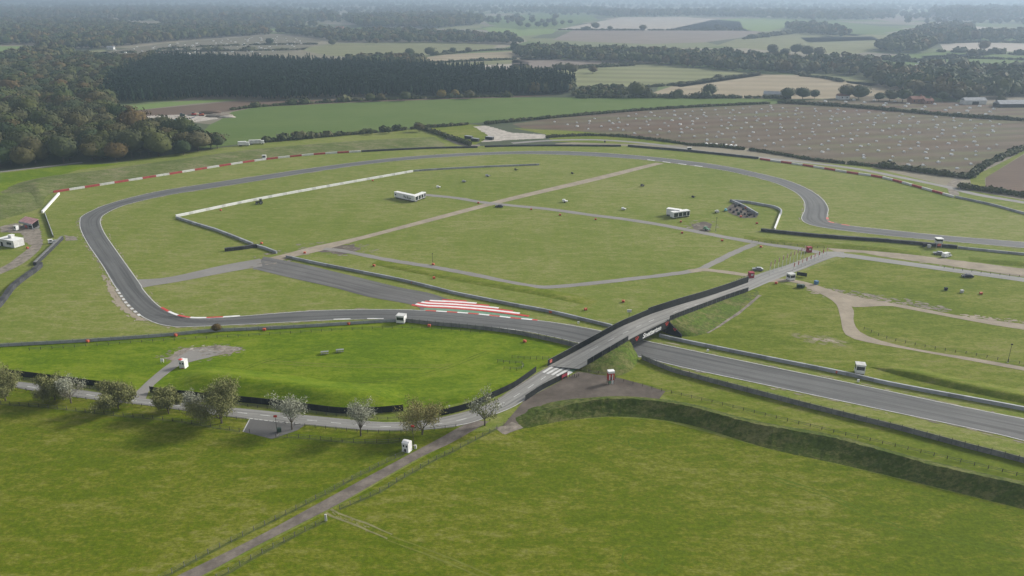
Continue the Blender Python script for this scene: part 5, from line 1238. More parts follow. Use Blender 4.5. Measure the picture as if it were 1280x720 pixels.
# trunks of the front row stand bare
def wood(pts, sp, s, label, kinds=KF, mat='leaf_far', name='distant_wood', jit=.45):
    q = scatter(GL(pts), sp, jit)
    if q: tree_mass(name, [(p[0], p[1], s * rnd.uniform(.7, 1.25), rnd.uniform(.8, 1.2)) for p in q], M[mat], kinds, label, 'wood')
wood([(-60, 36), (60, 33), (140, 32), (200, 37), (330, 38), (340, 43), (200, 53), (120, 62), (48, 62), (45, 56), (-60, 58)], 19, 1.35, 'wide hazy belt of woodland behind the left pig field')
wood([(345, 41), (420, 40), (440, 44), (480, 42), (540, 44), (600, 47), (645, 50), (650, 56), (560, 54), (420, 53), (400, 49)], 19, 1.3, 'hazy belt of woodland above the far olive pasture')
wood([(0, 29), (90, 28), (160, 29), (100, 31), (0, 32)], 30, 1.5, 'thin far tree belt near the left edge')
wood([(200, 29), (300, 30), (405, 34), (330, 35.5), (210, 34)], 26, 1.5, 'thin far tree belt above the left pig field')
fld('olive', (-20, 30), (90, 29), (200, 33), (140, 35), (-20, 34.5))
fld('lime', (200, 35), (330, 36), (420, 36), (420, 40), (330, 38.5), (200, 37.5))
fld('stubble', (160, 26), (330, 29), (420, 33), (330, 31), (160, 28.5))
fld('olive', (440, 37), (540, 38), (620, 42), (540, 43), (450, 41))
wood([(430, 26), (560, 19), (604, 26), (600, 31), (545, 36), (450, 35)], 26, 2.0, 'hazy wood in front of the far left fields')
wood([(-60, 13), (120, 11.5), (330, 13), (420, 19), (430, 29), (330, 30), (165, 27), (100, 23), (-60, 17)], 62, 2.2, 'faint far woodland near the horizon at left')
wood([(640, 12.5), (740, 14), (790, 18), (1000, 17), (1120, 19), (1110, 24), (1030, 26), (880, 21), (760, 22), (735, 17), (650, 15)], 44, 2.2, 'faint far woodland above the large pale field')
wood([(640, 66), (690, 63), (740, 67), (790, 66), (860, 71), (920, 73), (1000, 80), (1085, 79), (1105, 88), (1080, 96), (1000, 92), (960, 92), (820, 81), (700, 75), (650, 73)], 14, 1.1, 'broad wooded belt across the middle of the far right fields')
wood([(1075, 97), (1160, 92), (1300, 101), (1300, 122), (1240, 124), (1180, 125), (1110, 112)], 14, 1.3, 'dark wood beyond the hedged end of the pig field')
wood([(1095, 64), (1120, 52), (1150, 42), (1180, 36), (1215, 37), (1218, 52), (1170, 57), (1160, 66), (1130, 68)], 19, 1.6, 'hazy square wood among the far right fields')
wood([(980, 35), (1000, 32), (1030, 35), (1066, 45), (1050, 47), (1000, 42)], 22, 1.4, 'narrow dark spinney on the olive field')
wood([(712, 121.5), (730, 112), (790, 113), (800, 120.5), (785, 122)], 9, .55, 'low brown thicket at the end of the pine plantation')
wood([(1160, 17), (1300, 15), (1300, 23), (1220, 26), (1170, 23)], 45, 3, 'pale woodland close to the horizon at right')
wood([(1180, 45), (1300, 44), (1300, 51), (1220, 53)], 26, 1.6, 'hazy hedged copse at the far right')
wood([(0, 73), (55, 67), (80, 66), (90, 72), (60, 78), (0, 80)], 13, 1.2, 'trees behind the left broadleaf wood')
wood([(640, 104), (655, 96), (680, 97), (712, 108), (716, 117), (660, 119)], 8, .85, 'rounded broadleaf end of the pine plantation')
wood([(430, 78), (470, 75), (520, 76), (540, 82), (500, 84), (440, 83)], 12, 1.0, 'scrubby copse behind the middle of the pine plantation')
# woodland and hedged country fading to the horizon
mass = []
for _ in range(430):
    y = math.exp(random.uniform(math.log(3300), math.log(19000))); x = random.uniform(-.72, .72) * y
    v_ = 360 - F * math.tan(math.atan(P * 0 + 1) * 0 + (P - math.atan(H / y)))
    if y < 4700 and 640 < 640 + F * x / (y * CP) < 1150: continue
    k = random.choice([4, 8, 14, 22]); a = random.uniform(-.4, .4) + random.choice([0, 0, 1.57]); L = y * .012
    for j in range(k):
        d = (j - k / 2) * L * random.uniform(.75, 1.2)
        mass.append((x + d * math.cos(a) + random.gauss(0, L * .25), y + d * math.sin(a) + random.gauss(0, L * .25), random.uniform(.9, 1.5) * (1 + y / 9000), random.uniform(.8, 1.1)))
tree_mass('distant_woodland', mass, M['leaf_st'], KF, 'scattered woods and hedgerow trees fading into haze near the horizon', 'woodland')
# field hedges: one thing each
def hedge(pts, h, w, label, gap=0.0, trees=0, sub=3, mat='hedge'):
    c = step(crv(GL(pts), sub), w * .75); Vs, Ts, Qs, ti = [], [], [], []; off_ = 0
    base = c[0]
    for p in c:
        if gap and random.random() < gap: continue
        s = random.uniform(.75, 1.2); big = trees and random.random() < trees
        if big: s *= random.uniform(1.7, 2.6)
        v, t, q = crown(rnd.randint(9999), w * .75 * s, h * .55 * s, h * .45 * s, 26, w * .22 * s + .15, 1)
        Vs.append(v + [p.x - base.x + random.uniform(-.2, .2) * w, p.y - base.y, 0]); Ts.append(t + off_); Qs.append(q + off_); off_ += len(v); ti.append(np.full(len(v), rnd.rand()))
    me = np_mesh('hedge', np.concatenate(Vs), np.concatenate(Ts), np.concatenate(Qs), M[mat], np.concatenate(ti))
    o = bpy.data.objects.new('hedge', me); COL.objects.link(o); o.location = base
    return tag(o, label, 'hedge')
hedge([(330, 178), (385, 173), (445, 168), (500, 163), (527, 160.5)], 2.2, 2.6, 'ragged hedge with bushes along the near side of the green field', .12, .22)
hedge([(530, 160), (560, 158), (584, 156)], 2.4, 2.6, 'short dark hedge above the bright grass triangle')
hedge([(527, 161), (545, 167), (565, 174), (588, 182)], 2.4, 3.0, 'dark hedge slanting down to the far bend')
hedge([(608, 155.5), (621, 154.5)], 2.6, 2.6, 'short piece of clipped hedge just right of the gravel yard entrance')
hedge([(624, 154), (640, 152.6)], 2.6, 2.6, 'second short piece of clipped hedge beside the gravel yard')
hedge([(643, 152), (655, 151)], 2.4, 2.6, 'third short piece of clipped hedge at the tip of the ploughed field')
hedge([(658, 150.5), (667, 149.7)], 2.4, 2.6, 'smallest piece of clipped hedge before the long hedge')
hedge([(672, 149.5), (720, 145), (800, 138.5), (845, 135.5)], 2.3, 2.6, 'long clipped hedge between the green field and the ploughed field')
hedge([(849, 135), (900, 132.5), (960, 129.8)], 2.2, 2.6, 'continuing clipped hedge beyond a gap at the top of the ploughed field')
hedge([(975, 129), (1040, 132.5), (1090, 136.5), (1200, 146), (1310, 153)], 3.0, 3.6, 'dark hedge dividing the two ploughed pig fields')
hedge([(684, 172), (720, 170), (755, 169.8), (800, 173), (860, 181)], 1.6, 2.4, 'dark scrubby hedge between the far bend and the ploughed field', .05)
hedge([(860, 181.5), (900, 184), (960, 191), (1010, 199.5), (1060, 205), (1100, 209)], 1.7, 2.6, 'dark hedge along the lower edge of the ploughed field', .06)
hedge([(1104, 209.5), (1135, 213), (1170, 218), (1212, 223)], 3.0, 4.0, 'thick hedge at the lower right corner of the ploughed field')
hedge([(1212, 222), (1228, 210), (1250, 199), (1275, 188), (1310, 174)], 2.6, 3.4, 'brown hedge running up between the ploughed field and the bare field', .08)
hedge([(1201, 235), (1225, 238), (1255, 242), (1300, 249)], 2.6, 3.2, 'dark hedge below the bare brown field')
hedge([(722, 122.5), (800, 122), (860, 122.5), (960, 123), (990, 124)], 3.2, 4.5, 'hedge with bushes along the far edge of the green field', .1, .12)
hedge([(795, 110), (850, 106), (900, 99), (948, 92.5)], 3.0, 4.0, 'hedge between the striped field and the pale stubble', .1, .05)
hedge([(640, 90), (690, 88), (735, 85), (790, 82)], 5.0, 7.0, 'bushy hedge below the wide wooded belt', .12, .1)
hedge([(1000, 95), (1030, 98), (1052, 102.5)], 3.2, 4.0, 'hedge at the top of the pale stubble field')
hedge([(700, 37.8), (800, 38), (930, 38)], 4, 9, 'thin hedge between two far pale fields', .1, .05)
hedge([(500, 81.5), (560, 78), (640, 74.5), (700, 73.5)], 3, 6, 'hedge between far strips of stubble', .15, .06)
hedge([(540, 69.5), (600, 64), (640, 62.5)], 3, 6, 'hedge on the far olive pasture', .15, .06)
hedge([(1180, 54), (1240, 53), (1300, 54.5)], 4, 8, 'upper hedge of the far right pale field', .1, .08)
hedge([(1175, 65), (1240, 67), (1300, 70)], 4, 8, 'lower hedge of the far right pale field', .1, .1)
hedge([(1090, 74), (1180, 80), (1300, 87)], 4, 7, 'hedge through the far right green field', .15, .08)
hedge([(200, 62), (260, 58.5), (330, 56), (395, 55.5)], 3, 7, 'thin hedge across the far left pig field', .25, .1)
hedge([(150, 66), (230, 64.5), (320, 63.5), (372, 62.5)], 3, 7, 'lower thin hedge across the far left pig field', .25, .08)
hedge([(835, 78), (905, 77.5), (1000, 93.5)], 3, 6, 'hedge along the bright strip beside the pale stubble', .2, .1)
hedge([(1120, 77), (1200, 73), (1300, 76)], 3, 7, 'middle hedge of the far right green field', .2, .15)
hedge([(930, 49), (1000, 41), (1010, 39)], 4, 9, 'hedge on the far olive slope', .2, .2)
hedge([(290, 137.5), (340, 132.5), (445, 126.5), (560, 122.5), (640, 121)], 2.0, 3.0, 'low brown scrub line in front of the pine plantation', .3, .12)
# single trees standing in and around the fields
singles = [
 (795, 121.5, 1.35, 'large round tree on the hedge right of the brown thicket'), (808, 121.5, .9, 'round bush tree right of the large hedge tree'), (848, 122, .72, 'small dark tree alone on the hedge left of the spreading tree'),
 (886, 121.5, 1.15, 'spreading dark tree on the hedge below the pale stubble'), (983, 124.5, 1.1, 'dark tree at the left of the group beyond the pig fields'), (1003, 124, 1.05, 'round tree in the group beyond the pig fields'), (1018, 123.5, .8, 'brownish tree in the group beyond the pig fields'),
 (1058, 123.5, 1.25, 'left of two tall dark trees beyond the pig field hedge'), (1073, 124, 1.3, 'right of two tall dark trees beyond the pig field hedge'), (1112, 126, 1.0, 'tree left of the brown roofed farmhouse'), (1128, 127, 1.15, 'dark tree behind the brown roofed farmhouse'), (1098, 126.5, .8, 'low tree before the farmhouse trees'),
 (1196, 126, 1.1, 'reddish brown tree by the white barn'), (1214, 127, 1.0, 'tree behind the white barn'), (1178, 126.5, .9, 'dark hedge tree left of the white barn'), (1251, 130, .7, 'small tree right of the white barn'),
 (512, 71, 1.3, 'round tree on the far olive pasture'), (536, 70, 1.3, 'bare brown tree on the far olive pasture'), (566, 67, 1.0, 'small tree on the right of the olive pasture'), (585, 66, .9, 'smallest tree on the right of the olive pasture'), (470, 55, 1.1, 'dark tree on the top edge of the olive pasture'), (415, 57, 1.2, 'dark tree beside the left pig field'), (338, 56, 1.3, 'dark tree inside the left pig field'),
 (716, 93, 1.2, 'dark round tree in the hedge below the wooded belt'), (741, 92, .9, 'lighter tree beside the dark round hedge tree'), (645, 92, 1.0, 'dark tree at the end of the far stubble strip'),
 (745, 37, 1.9, 'far tree on the corner of the large pale field'), (803, 39, 1.7, 'far tree on the hedge of the large pale field'), (896, 38, 1.6, 'far tree on the hedge below the lime green field'), (762, 38, 1.2, 'far bush on the hedge of the large pale field'),
 (650, 34, 1.8, 'leftmost hedgerow tree below the far green field'), (660, 35, 1.5, 'second hedgerow tree from the left below the far green field'), (673, 34, 1.7, 'middle hedgerow tree below the far green field'), (682, 34.5, 1.6, 'fourth hedgerow tree below the far green field'), (693, 33.5, 1.7, 'fifth hedgerow tree below the far green field'), (703, 31, 1.4, 'hedgerow tree right of the far green field'), (713, 30, 1.4, 'last hedgerow tree right of the far green field'),
 (994, 68, 1.6, 'round tree at the top of the wooded belt, first of a row'), (1008, 70, 1.6, 'round tree at the top of the wooded belt, second of a row'), (1023, 71, 1.5, 'round tree at the top of the wooded belt, last of a row'), (965, 68, 1.6, 'tree standing at the foot of the olive field'), (980, 70, 1.2, 'bushy tree at the foot of the olive field'),
 (1262, 98, 1.5, 'dark tree above the right hand wood'), (1230, 63, 1.6, 'tree on the far pale field at right'), (1215, 73, 1.4, 'tree on the far hedge at right'),
 (524, 165, .62, 'small round tree where two hedges meet at the green field'), (486, 167, .42, 'small bush in the ragged hedge'), (464, 168.5, .38, 'smaller bush further left in the ragged hedge')]
for u, v, s, lb in singles: place_tree(G(u, v), s, lb)
autumn = [obj_from(crown(90 + i, 6.0, 5.2, 6.2, 260, .9, 2), 'crown', M['bush']) for i in range(2)]
for u, v, s, lb in ((552, 123.5, .85, 'golden orange tree in front of the pine plantation'), (569, 122, .75, 'yellowish tree right of the golden orange one'), (434, 126, .45, 'small orange bush at the foot of the pines')):
    place_tree(G(u, v), s, lb, crown_me=autumn[0], name='autumn_tree')
for u, v, s, lb in ((463, 127, .75, 'grey green bushy tree at the foot of the pines'), (476, 126.5, .65, 'small grey green tree beside the bushy one'), (506, 126, .85, 'pale green tree before the middle of the pines'), (587, 123.5, .8, 'green tree right of the autumn trees'), (423, 128, .4, 'dark bush left of the small orange bush'), (271, 414, .22, 'small green bush growing behind the pale barrier')):
    place_tree(G(u, v), s, lb)
# ------------------------------------------------------------------ the nine roadside trees
def leafset(name, cl, mat, parent, n, spread, size, seed):
    r = np.random.RandomState(seed)
    c = np.repeat(np.array(cl), n, 0); c = c + np.clip(r.normal(size=c.shape), -1.55, 1.55) * spread; c[:, 2] = np.maximum(c[:, 2], .6)
    v, f = quads(c, size, r); ti = np.repeat(r.rand(len(c)), 4)
    me = np_mesh(name, v, np.zeros((0, 3), int), f, mat, ti)
    o = bpy.data.objects.new(name, me); COL.objects.link(o); o.parent = parent; return o
M['olive_leaf'] = leaf_mat('olive_leaves', [(0.110, 0.125, 0.042), (0.150, 0.155, 0.060), (0.180, 0.178, 0.080), (0.125, 0.128, 0.052)], 'attr')
M['yellow_leaf'] = leaf_mat('yellowing_leaves', [(0.170, 0.160, 0.060), (0.215, 0.185, 0.075), (0.140, 0.145, 0.055)], 'attr')
M['pale_leaf'] = leaf_mat('silvery_leaves', [(0.22, 0.23, 0.17), (0.28, 0.285, 0.225), (0.165, 0.17, 0.12), (0.34, 0.345, 0.285)], 'attr')
M['twig'] = leaf_mat('grey_twigs', [(0.19, 0.175, 0.135), (0.25, 0.235, 0.185)], 'attr')
def road_tree(px, ht, rad, kind, label, seed):
    r = random.Random(seed)
    t = thing('roadside_tree', G(*px), 0, label, 'tree')
    mb = MB(); tops = []
    fork = ht * (r.uniform(.10, .15) if kind in ('olive', 'yellow') else r.uniform(.2, .27))
    mb.tube((0, 0, 0), (r.uniform(-.1, .1), r.uniform(-.1, .1), fork), .03 * ht * .8, .021 * ht * .8, 8)
    nl = 9
    for k in range(nl):
        a = 2 * math.pi * k / nl + r.uniform(-.4, .4); el = r.uniform(.32 if kind == 'olive' else .45, 1.4)
        L = (ht - fork) * r.uniform(.62, .98)
        p0 = Vector((0, 0, fork * r.uniform(.8, 1.05)))
        dirv = Vector((math.cos(a) * math.cos(el) * rad / (ht * .55), math.sin(a) * math.cos(el) * rad / (ht * .55), math.sin(el)))
        p1 = p0 + dirv * L * .5 + Vector((r.uniform(-.3, .3), r.uniform(-.3, .3), 0)); p2 = p0 + dirv * L
        p2.z = min(p2.z, ht * .98)
        mb.tube(p0, p1, .011 * ht, .006 * ht, 5); mb.tube(p1, p2, .006 * ht, .002 * ht, 5)
        for _ in range(7):
            b0 = p1.lerp(p2, r.uniform(-.3, .95)); d2 = (dirv.normalized() + Vector((r.uniform(-.9, .9), r.uniform(-.9, .9), r.uniform(-.35, .7)))).normalized()
            b1 = b0 + d2 * r.uniform(.14, .30) * ht
            mb.tube(b0, b1, .003 * ht, .0012 * ht, 4); tops.append(b1); tops.append(b0.lerp(b1, .6))
        tops.append(p2)
    mb.build('trunk', M['bark'], t)
    lo = [p for p in tops if p.z < ht * .58]; hi = [p for p in tops if p.z >= ht * .62]
    sp = ht * .055
    if kind == 'olive': leafset('crown', tops, M['olive_leaf'], t, 120, sp * 1.5, .14, seed)
    elif kind == 'yellow': leafset('crown', tops, M['yellow_leaf'], t, 62, sp * 1.5, .13, seed)
    elif kind == 'pale':
        leafset('crown', hi, M['pale_leaf'], t, 38, sp * 1.25, .13, seed)
        leafset('lower_crown', lo or tops, M['twig'], t, 26, sp * 1.4, .09, seed + 1)
    elif kind == 'mixed':
        leafset('crown', hi, M['pale_leaf'], t, 13, sp, .16, seed); leafset('lower_crown', lo + hi[::3], M['olive_leaf'], t, 13, sp, .16, seed + 1)
    return t
road_tree((7, 501), 9.4, 3.6, 'olive', 'olive roadside tree at the left end of the row', 11)
road_tree((69, 500), 8.0, 2.9, 'olive', 'olive tree half hidden behind the leftmost silvery tree', 12)
road_tree((89, 504), 8.8, 3.5, 'pale', 'leftmost silvery roadside tree with wind turned leaves', 13)
road_tree((148, 511), 8.6, 4.1, 'olive', 'dense olive roadside tree left of the paddock entrance', 14)
road_tree((211, 517), 7.4, 3.0, 'olive', 'small olive roadside tree right of the paddock entrance', 15)
road_tree((243, 522), 7.8, 1.9, 'pale', 'thin silvery tree beside the largest olive tree', 16)
road_tree((277, 529), 12.2, 5.7, 'olive', 'largest olive roadside tree with a wide crown', 17)
road_tree((365, 537), 9.6, 4.6, 'pale', 'silvery roadside tree right of the lay-by', 18)
road_tree((451, 545), 9.8, 4.1, 'pale', 'silvery roadside tree in front of the long black screen end', 19)
road_tree((528, 543), 10.5, 4.4, 'yellow', 'yellowing roadside tree near the tall white kiosk', 20)
road_tree((606, 532), 9.8, 3.3, 'mixed', 'thin half silvery roadside tree where the farm track begins', 21)
# ------------------------------------------------------------------ pig arks, barns and far buildings
am = MB(); n = 9
prof = [(-1.25 * math.cos(math.pi * k / (n - 1)), 1.45 * math.sin(math.pi * k / (n - 1))) for k in range(n)]
am.prism(prof, -1.4, 1.4)
ap = am.build('pig_ark', M['white']); am2 = MB()
am2.prism(prof, -1.4, 1.4); ark_me = ap.data
bpy.data.objects.remove(ap)
M['arkdoor'] = M['glass']
PF = GL([(690, 152), (800, 141), (960, 132.5), (1085, 138.5), (1195, 148), (1275, 154), (1270, 181), (1205, 216), (1130, 208), (1060, 200), (960, 184), (880, 176), (722, 161.5)])
cand = scatter(PF, 16.8, .27, R(-14))
PF2 = GL([(1000, 127.5), (1080, 123), (1180, 129), (1290, 138), (1290, 149), (1200, 142.5), (1100, 133)])
cand2 = scatter(PF2, 22, .16, R(-14))
cand = [p for p in cand if abs(p[0]) < p[1] * .62]; cand2 = [p for p in cand2 if abs(p[0]) < p[1] * .62]
cand.sort(key=lambda p: p[1])
print('ARKS', len(cand), len(cand2), 'WOOD', len(near), len(rest), 'PINES', len(pp))
for k in range(7):
    p = G(883 + 37 * k / 6, 181.5 + 2.6 * k / 6); o = bpy.data.objects.new('pig_ark', ark_me); COL.objects.link(o); o.location = p; o.rotation_euler = (0, 0, R(80)); o.scale = (1.25, 1.25, 1.25)
    tag(o, 'large white pig ark in the tight row along the lower hedge of the ploughed field', 'pig ark', 'row of large pig arks by the hedge')
mb = MB()
for p in cand[225:]:
    a = R(-70) + random.uniform(-.4, .4); s = random.uniform(.6, .85)
    vs = [(x * s, y * s, z * s + .05) for x in (-1.4, 1.4) for y, z in prof]; c_, d_ = math.cos(a), math.sin(a)
    vs = [(x * c_ - y * d_ + p[0], x * d_ + y * c_ + p[1], z) for x, y, z in vs]
    mb.add(vs, [(i, (i + 1) % n, n + (i + 1) % n, n + i) for i in range(n)] + [tuple(range(n - 1, -1, -1)), tuple(range(n, 2 * n))])
if mb.f: stuff(mb.build('pig_arks', M['white']), 'scatter of small white pig arks at the far side of the large ploughed field', 'pig arks')
for p in cand[:225]:
    o = bpy.data.objects.new('pig_ark', ark_me); COL.objects.link(o); o.location = (p[0], p[1], .05); o.rotation_euler = (0, 0, R(-70) + random.uniform(-.4, .4)); s = random.uniform(.6, .85); o.scale = (s, s, s)
    tag(o, 'small white round topped pig ark on the large ploughed field', 'pig ark', 'pig arks on the large ploughed field')
for p in cand2[:55]:
    o = bpy.data.objects.new('pig_ark', ark_me); COL.objects.link(o); o.location = (p[0], p[1], .05); o.rotation_euler = (0, 0, R(-60) + random.uniform(-.5, .5))
    tag(o, 'small white pig ark on the narrow ploughed field behind the dark hedge', 'pig ark', 'pig arks behind the dark hedge')
# the left pig field, far away: arks as one mass
mb = MB()
for p in scatter(GL([(125, 64), (200, 56), (310, 47.5), (345, 46), (395, 51), (375, 60), (300, 73), (200, 72)]), 46, .3, R(4)):
    s = random.uniform(.5, 1.15); a = random.uniform(-.3, .3)
    mb.box(-2.2 * s, 2.2 * s, -1.3 * s, 1.3 * s, 0, 1.9 * s, rz=a, taper=.12, at=(p[0], p[1], 0))
stuff(mb.build('distant_pig_arks', M['white']), 'many tiny white pig arks on the far left field', 'pig arks')
mb = MB()
for p in scatter(GL([(1120, 78), (1190, 76), (1290, 85), (1290, 92), (1200, 88), (1130, 84)]), 40, .4):
    mb.box(-2.5, 2.5, -1.5, 1.5, 0, 2, rz=random.uniform(-.4, .4), taper=.12, at=(p[0], p[1], 0))
stuff(mb.build('distant_pig_arks', M['dirtyw']), 'faint rows of pale arks on the far right green field', 'pig arks')
def barn(px, rz, w, d, h, label, wall_m, roof_m, cat='barn', name='barn', wins=0):
    t = thing(name, G(*px), rz, label, cat)
    mb = MB(); mb.box(-w / 2, w / 2, -d / 2, d / 2, 0, h); mb.build('wall', M[wall_m], t)
    mb = MB(); mb.prism([(-d / 2 - .4, h + .003), (d / 2 + .4, h + .003), (0, h + d * .32)], -w / 2 - .4, w / 2 + .4); rf = mb.build('roof', M[roof_m], t)
    if wins: mb = MB(); mb.box(w * .25, w * .25 + 1, -.5, .5, h + .5, h + d * .32 + 1.6); mb.build('chimney', M['brick'], rf)
    for k in range(wins):
        x = -w / 2 + w * (k + .5) / wins; mb = MB(); mb.box(x - .6, x + .6, -d / 2 - .06, -d / 2 + .1, h * .4, h * .75); mb.build('window', M['glass'], t)
    if not wins: mb = MB(); mb.box(-w * .15, w * .15, -d / 2 - .06, -d / 2 + .1, 0, h * .75); mb.build('door', M['dark'], t)
barn((1145, 128.5), R(8), 16, 9, 4.5, 'brown roofed farmhouse beyond the pig fields', 'brick', 'roof', 'house', 'farmhouse', 3)
barn((1159, 129.5), R(8), 10, 7, 3.5, 'smaller brown roofed outbuilding right of the farmhouse', 'brick', 'roof', 'house', 'outbuilding', 2)
barn((1216, 130), R(3), 24, 9, 4.2, 'long white walled barn beyond the pig fields', 'dirtyw', 'roofg')
barn((1262, 133.5), R(4), 30, 11, 3.6, 'low grey roofed shed at the right end of the pig fields', 'dark', 'roofg', 'shed', 'shed')
barn((1053, 124), R(10), 12, 8, 4, 'pinkish roofed cottage left of the two tall dark trees', 'dirtyw', 'roof', 'house', 'cottage', 2)
barn((1101, 86), R(20), 18, 10, 6, 'far red roofed house by the wooded belt', 'brick', 'roof', 'house', 'farmhouse', 2)
barn((425, 38), R(-10), 26, 14, 9, 'far red roofed house at the edge of the left woodland', 'brick', 'roof', 'house', 'farmhouse', 3)
barn((139, 62), R(0), 14, 9, 5, 'pale house beside the left pig field', 'dirtyw', 'roofg', 'house', 'farmhouse', 3)
barn((364, 33), R(6), 30, 14, 7, 'far pale barn in the left woodland', 'dirtyw', 'roofg')
barn((967, 121.5), R(-25), 22, 9, 4, 'white polytunnel barn beside the dark trees beyond the green field', 'dirtyw', 'roofg')
# lorries behind the bank, machinery in the depot
def lorry(px, rz, L, label, m='white'):
    t = thing('lorry', G(*px), rz, label, 'lorry')
    mb = MB(); mb.box(-L / 2, L / 2 - 2.4, -1.25, 1.25, 1.0, 3.6); mb.build('body', M[m], t)
    mb = MB(); mb.box(L / 2 - 2.2, L / 2, -1.2, 1.2, .7, 3.0, taper=.06); mb.build('cab', M['white'], t)
    mb = MB(); mb.box(L / 2 - .5, L / 2 + .03, -1.1, 1.1, 1.9, 2.7); mb.build('windscreen', M['glass'], t)
    mb = MB(); mb.box(-L / 2 + .3, L / 2 - .3, -.5, .5, .6, 1.0); mb.build('chassis', M['dark'], t)
    for x in (-L / 2 + 1.2, -L / 2 + 2.4, L / 2 - 1.2):
        for y in (-1.1, 1.1): mb = MB(); mb.tube((x, y - .15, .5), (x, y + .15, .5), .5, n=10); mb.build('wheel', M['tyre'], t)
lorry((305, 182.5), R(12), 8.5, 'white lorry at the left end of the ragged hedge')
lorry((321, 180.5), R(14), 11.5, 'longer white lorry parked end to end with the other by the hedge', 'dirtyw')
t = thing('sorting_machine', G(226, 153.5), R(10), 'turquoise machine at the edge of the white gravel depot', 'machine')
mb = MB(); mb.box(-5, 5, -2, 2, .8, 3.2); mb.build('hopper', M['turq'], t)
mb = MB(); mb.add([(5, -.6, 2.4), (13, -.6, 4.8), (13, .6, 4.8), (5, .6, 2.4), (5, -.6, 2.9), (13, -.6, 5.3), (13, .6, 5.3), (5, .6, 2.9)], [(3, 2, 1, 0), (4, 5, 6, 7), (0, 1, 5, 4), (1, 2, 6, 5), (2, 3, 7, 6), (3, 0, 4, 7)]); mb.build('conveyor', M['blue'], t)
for x in (-4, 4): mb = MB(); mb.box(x - .4, x + .4, -1.6, 1.6, 0, .8); mb.build('leg', M['dark'], t)
def heap(px, r, h, m, label):
    v, f = ICO2; k = lump(v.copy(), int(px[0]), .3); k = k * [r, r * .55, h]; k = k[:, :]; k[:, 2] = np.maximum(k[:, 2], -.2)
    me = np_mesh('spoil_heap', k, f, np.zeros((0, 4), int), M[m]); o = bpy.data.objects.new('spoil_heap', me); COL.objects.link(o); o.location = G(*px); tag(o, label, 'heap')
heap((262, 141.5), 12, 3.2, 'earth', 'long brown spoil heap behind the white gravel depot'); heap((273, 145.5), 13, 2.6, 'gravel', 'grey brown spoil heap at the right end of the gravel depot')
heap((285, 146.8), 8, 2.0, 'sand', 'pale spoil heap beyond the grey brown one'); heap((244, 144), 8, 2.2, 'dirt', 'sandy heap at the back of the gravel depot')
for i, (u, v, m_, lb) in enumerate(((243, 144.5, 'red', 'small red digger'), (252, 145, 'orange', 'small orange digger'), (228, 145.5, 'bin', 'dark green container'))):
    t = thing('depot_machine', G(u, v), R(15 * i), lb + ' at the back of the white gravel depot', 'machine')
    mb = MB(); mb.box(-2.2, 2.2, -1.3, 1.3, .9, 2.2); mb.build('body', M[m_], t)
    mb = MB(); mb.box(-1.8, .2, -1.0, 1.0, 2.203, 3.2); mb.build('cab', M['glass'], t)
    for y in (-1.2, 1.2): mb = MB(); mb.box(-2.3, 2.3, y - .3, y + .3, 0, .9); mb.build('track', M['tyre'], t)
for u, v, lb in ((586, 173.5, 'dark'), (594, 176.5, 'black'), (612, 174.5, 'blackish blue')):
    t = thing('container', G(u, v), R(-35), lb + ' low container by the gravel yard behind the far bend', 'container')
    mb = MB(); mb.box(-3.5, 3.5, -1.3, 1.3, .1, 2.3); mb.build('body', M['carblack'], t)
    mb = MB(); mb.box(-3.6, 3.6, -1.4, 1.4, 2.303, 2.45); mb.build('roof', M['cargrey'], t)
t = cabin((330.5, 198.5), R(10), 2.6, 2.2, 2.6, 'small white marshal cabin behind the red and white barrier at left', 'cabin')
cabin((861.5, 188.5), R(-8), 3.2, 2.2, 2.6, 'small pale blue white cabin behind the tyre wall of the far bend', 'cabin', wall_m='dirtyw')
o = MB(); o.box(-.5, .5, -.5, .5, 0, 1.2); o.box(-.55, .55, -.55, .55, 1.203, 1.35); tag(o.build('cabinet', M['dark'], loc=G(756, 178)), 'small dark cabinet on the verge above the far bend', 'cabinet')
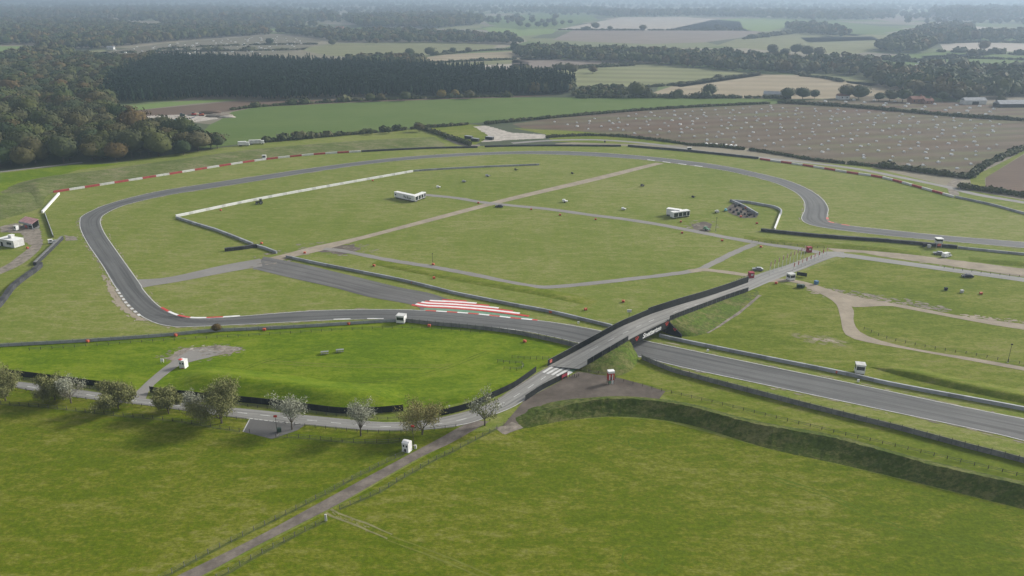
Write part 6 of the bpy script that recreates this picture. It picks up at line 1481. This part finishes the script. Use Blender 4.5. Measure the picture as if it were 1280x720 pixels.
# ------------------------------------------------------------------ air, sky, sun, camera
mb = MB(); e = 27000
mb.box(-e, e, -1500, 2 * S + 800, -1.5, 135)
hz = mb.build('haze', []); 
m = bpy.data.materials.new('haze_air'); m.use_nodes = True; nt = m.node_tree
nt.nodes.remove(nt.nodes['Principled BSDF'])
pv = nt.nodes.new('ShaderNodeVolumePrincipled'); pv.inputs['Color'].default_value = (0.30, 0.38, 0.475, 1); pv.inputs['Density'].default_value = HAZE; pv.inputs['Anisotropy'].default_value = 0.28
nt.links.new(pv.outputs[0], nt.nodes['Material Output'].inputs['Volume'])
hz.data.materials.clear(); hz.data.materials.append(m); stuff(hz)
w = bpy.data.worlds.new('World'); C.world = w; w.use_nodes = True; nt = w.node_tree
bg = nt.nodes['Background']
sky = nt.nodes.new('ShaderNodeTexSky'); sky.sky_type = 'NISHITA'; sky.sun_disc = False
sky.sun_elevation = R(EL); sky.sun_rotation = R(AZ); sky.air_density = 1.0; sky.dust_density = 2.0
hs = nt.nodes.new('ShaderNodeHueSaturation'); hs.inputs['Saturation'].default_value = 0.28
nt.links.new(sky.outputs[0], hs.inputs['Color']); nt.links.new(hs.outputs[0], bg.inputs['Color']); bg.inputs['Strength'].default_value = SKY
sd = bpy.data.lights.new('sun', 'SUN'); sd.energy = SUN; sd.angle = R(11); sd.color = (1.0, 0.96, 0.90)
so = bpy.data.objects.new('sun', sd); COL.objects.link(so)
dv = Vector((math.sin(R(AZ)) * math.cos(R(EL)), math.cos(R(AZ)) * math.cos(R(EL)), math.sin(R(EL))))
so.rotation_euler = dv.to_track_quat('Z', 'Y').to_euler(); so.location = (0, 0, 300)
cd = bpy.data.cameras.new('camera'); co = bpy.data.objects.new('camera', cd); COL.objects.link(co)
co.location = (0, 0, H); co.rotation_euler = (math.pi / 2 - P, 0, 0)
cd.sensor_width = 36; cd.lens = F / 1280 * 36; cd.clip_start = 1; cd.clip_end = 90000
C.camera = co
C.view_settings.view_transform = 'Standard'; C.view_settings.look = 'None'; C.view_settings.exposure = EXPO; C.view_settings.gamma = 1
C.render.engine = 'CYCLES'
cy = C.cycles; cy.use_denoising = True; cy.max_bounces = 6; cy.diffuse_bounces = 2; cy.volume_bounces = 1; cy.transparent_max_bounces = 8
try: cy.denoiser = 'OPENIMAGEDENOISE'
except Exception: pass
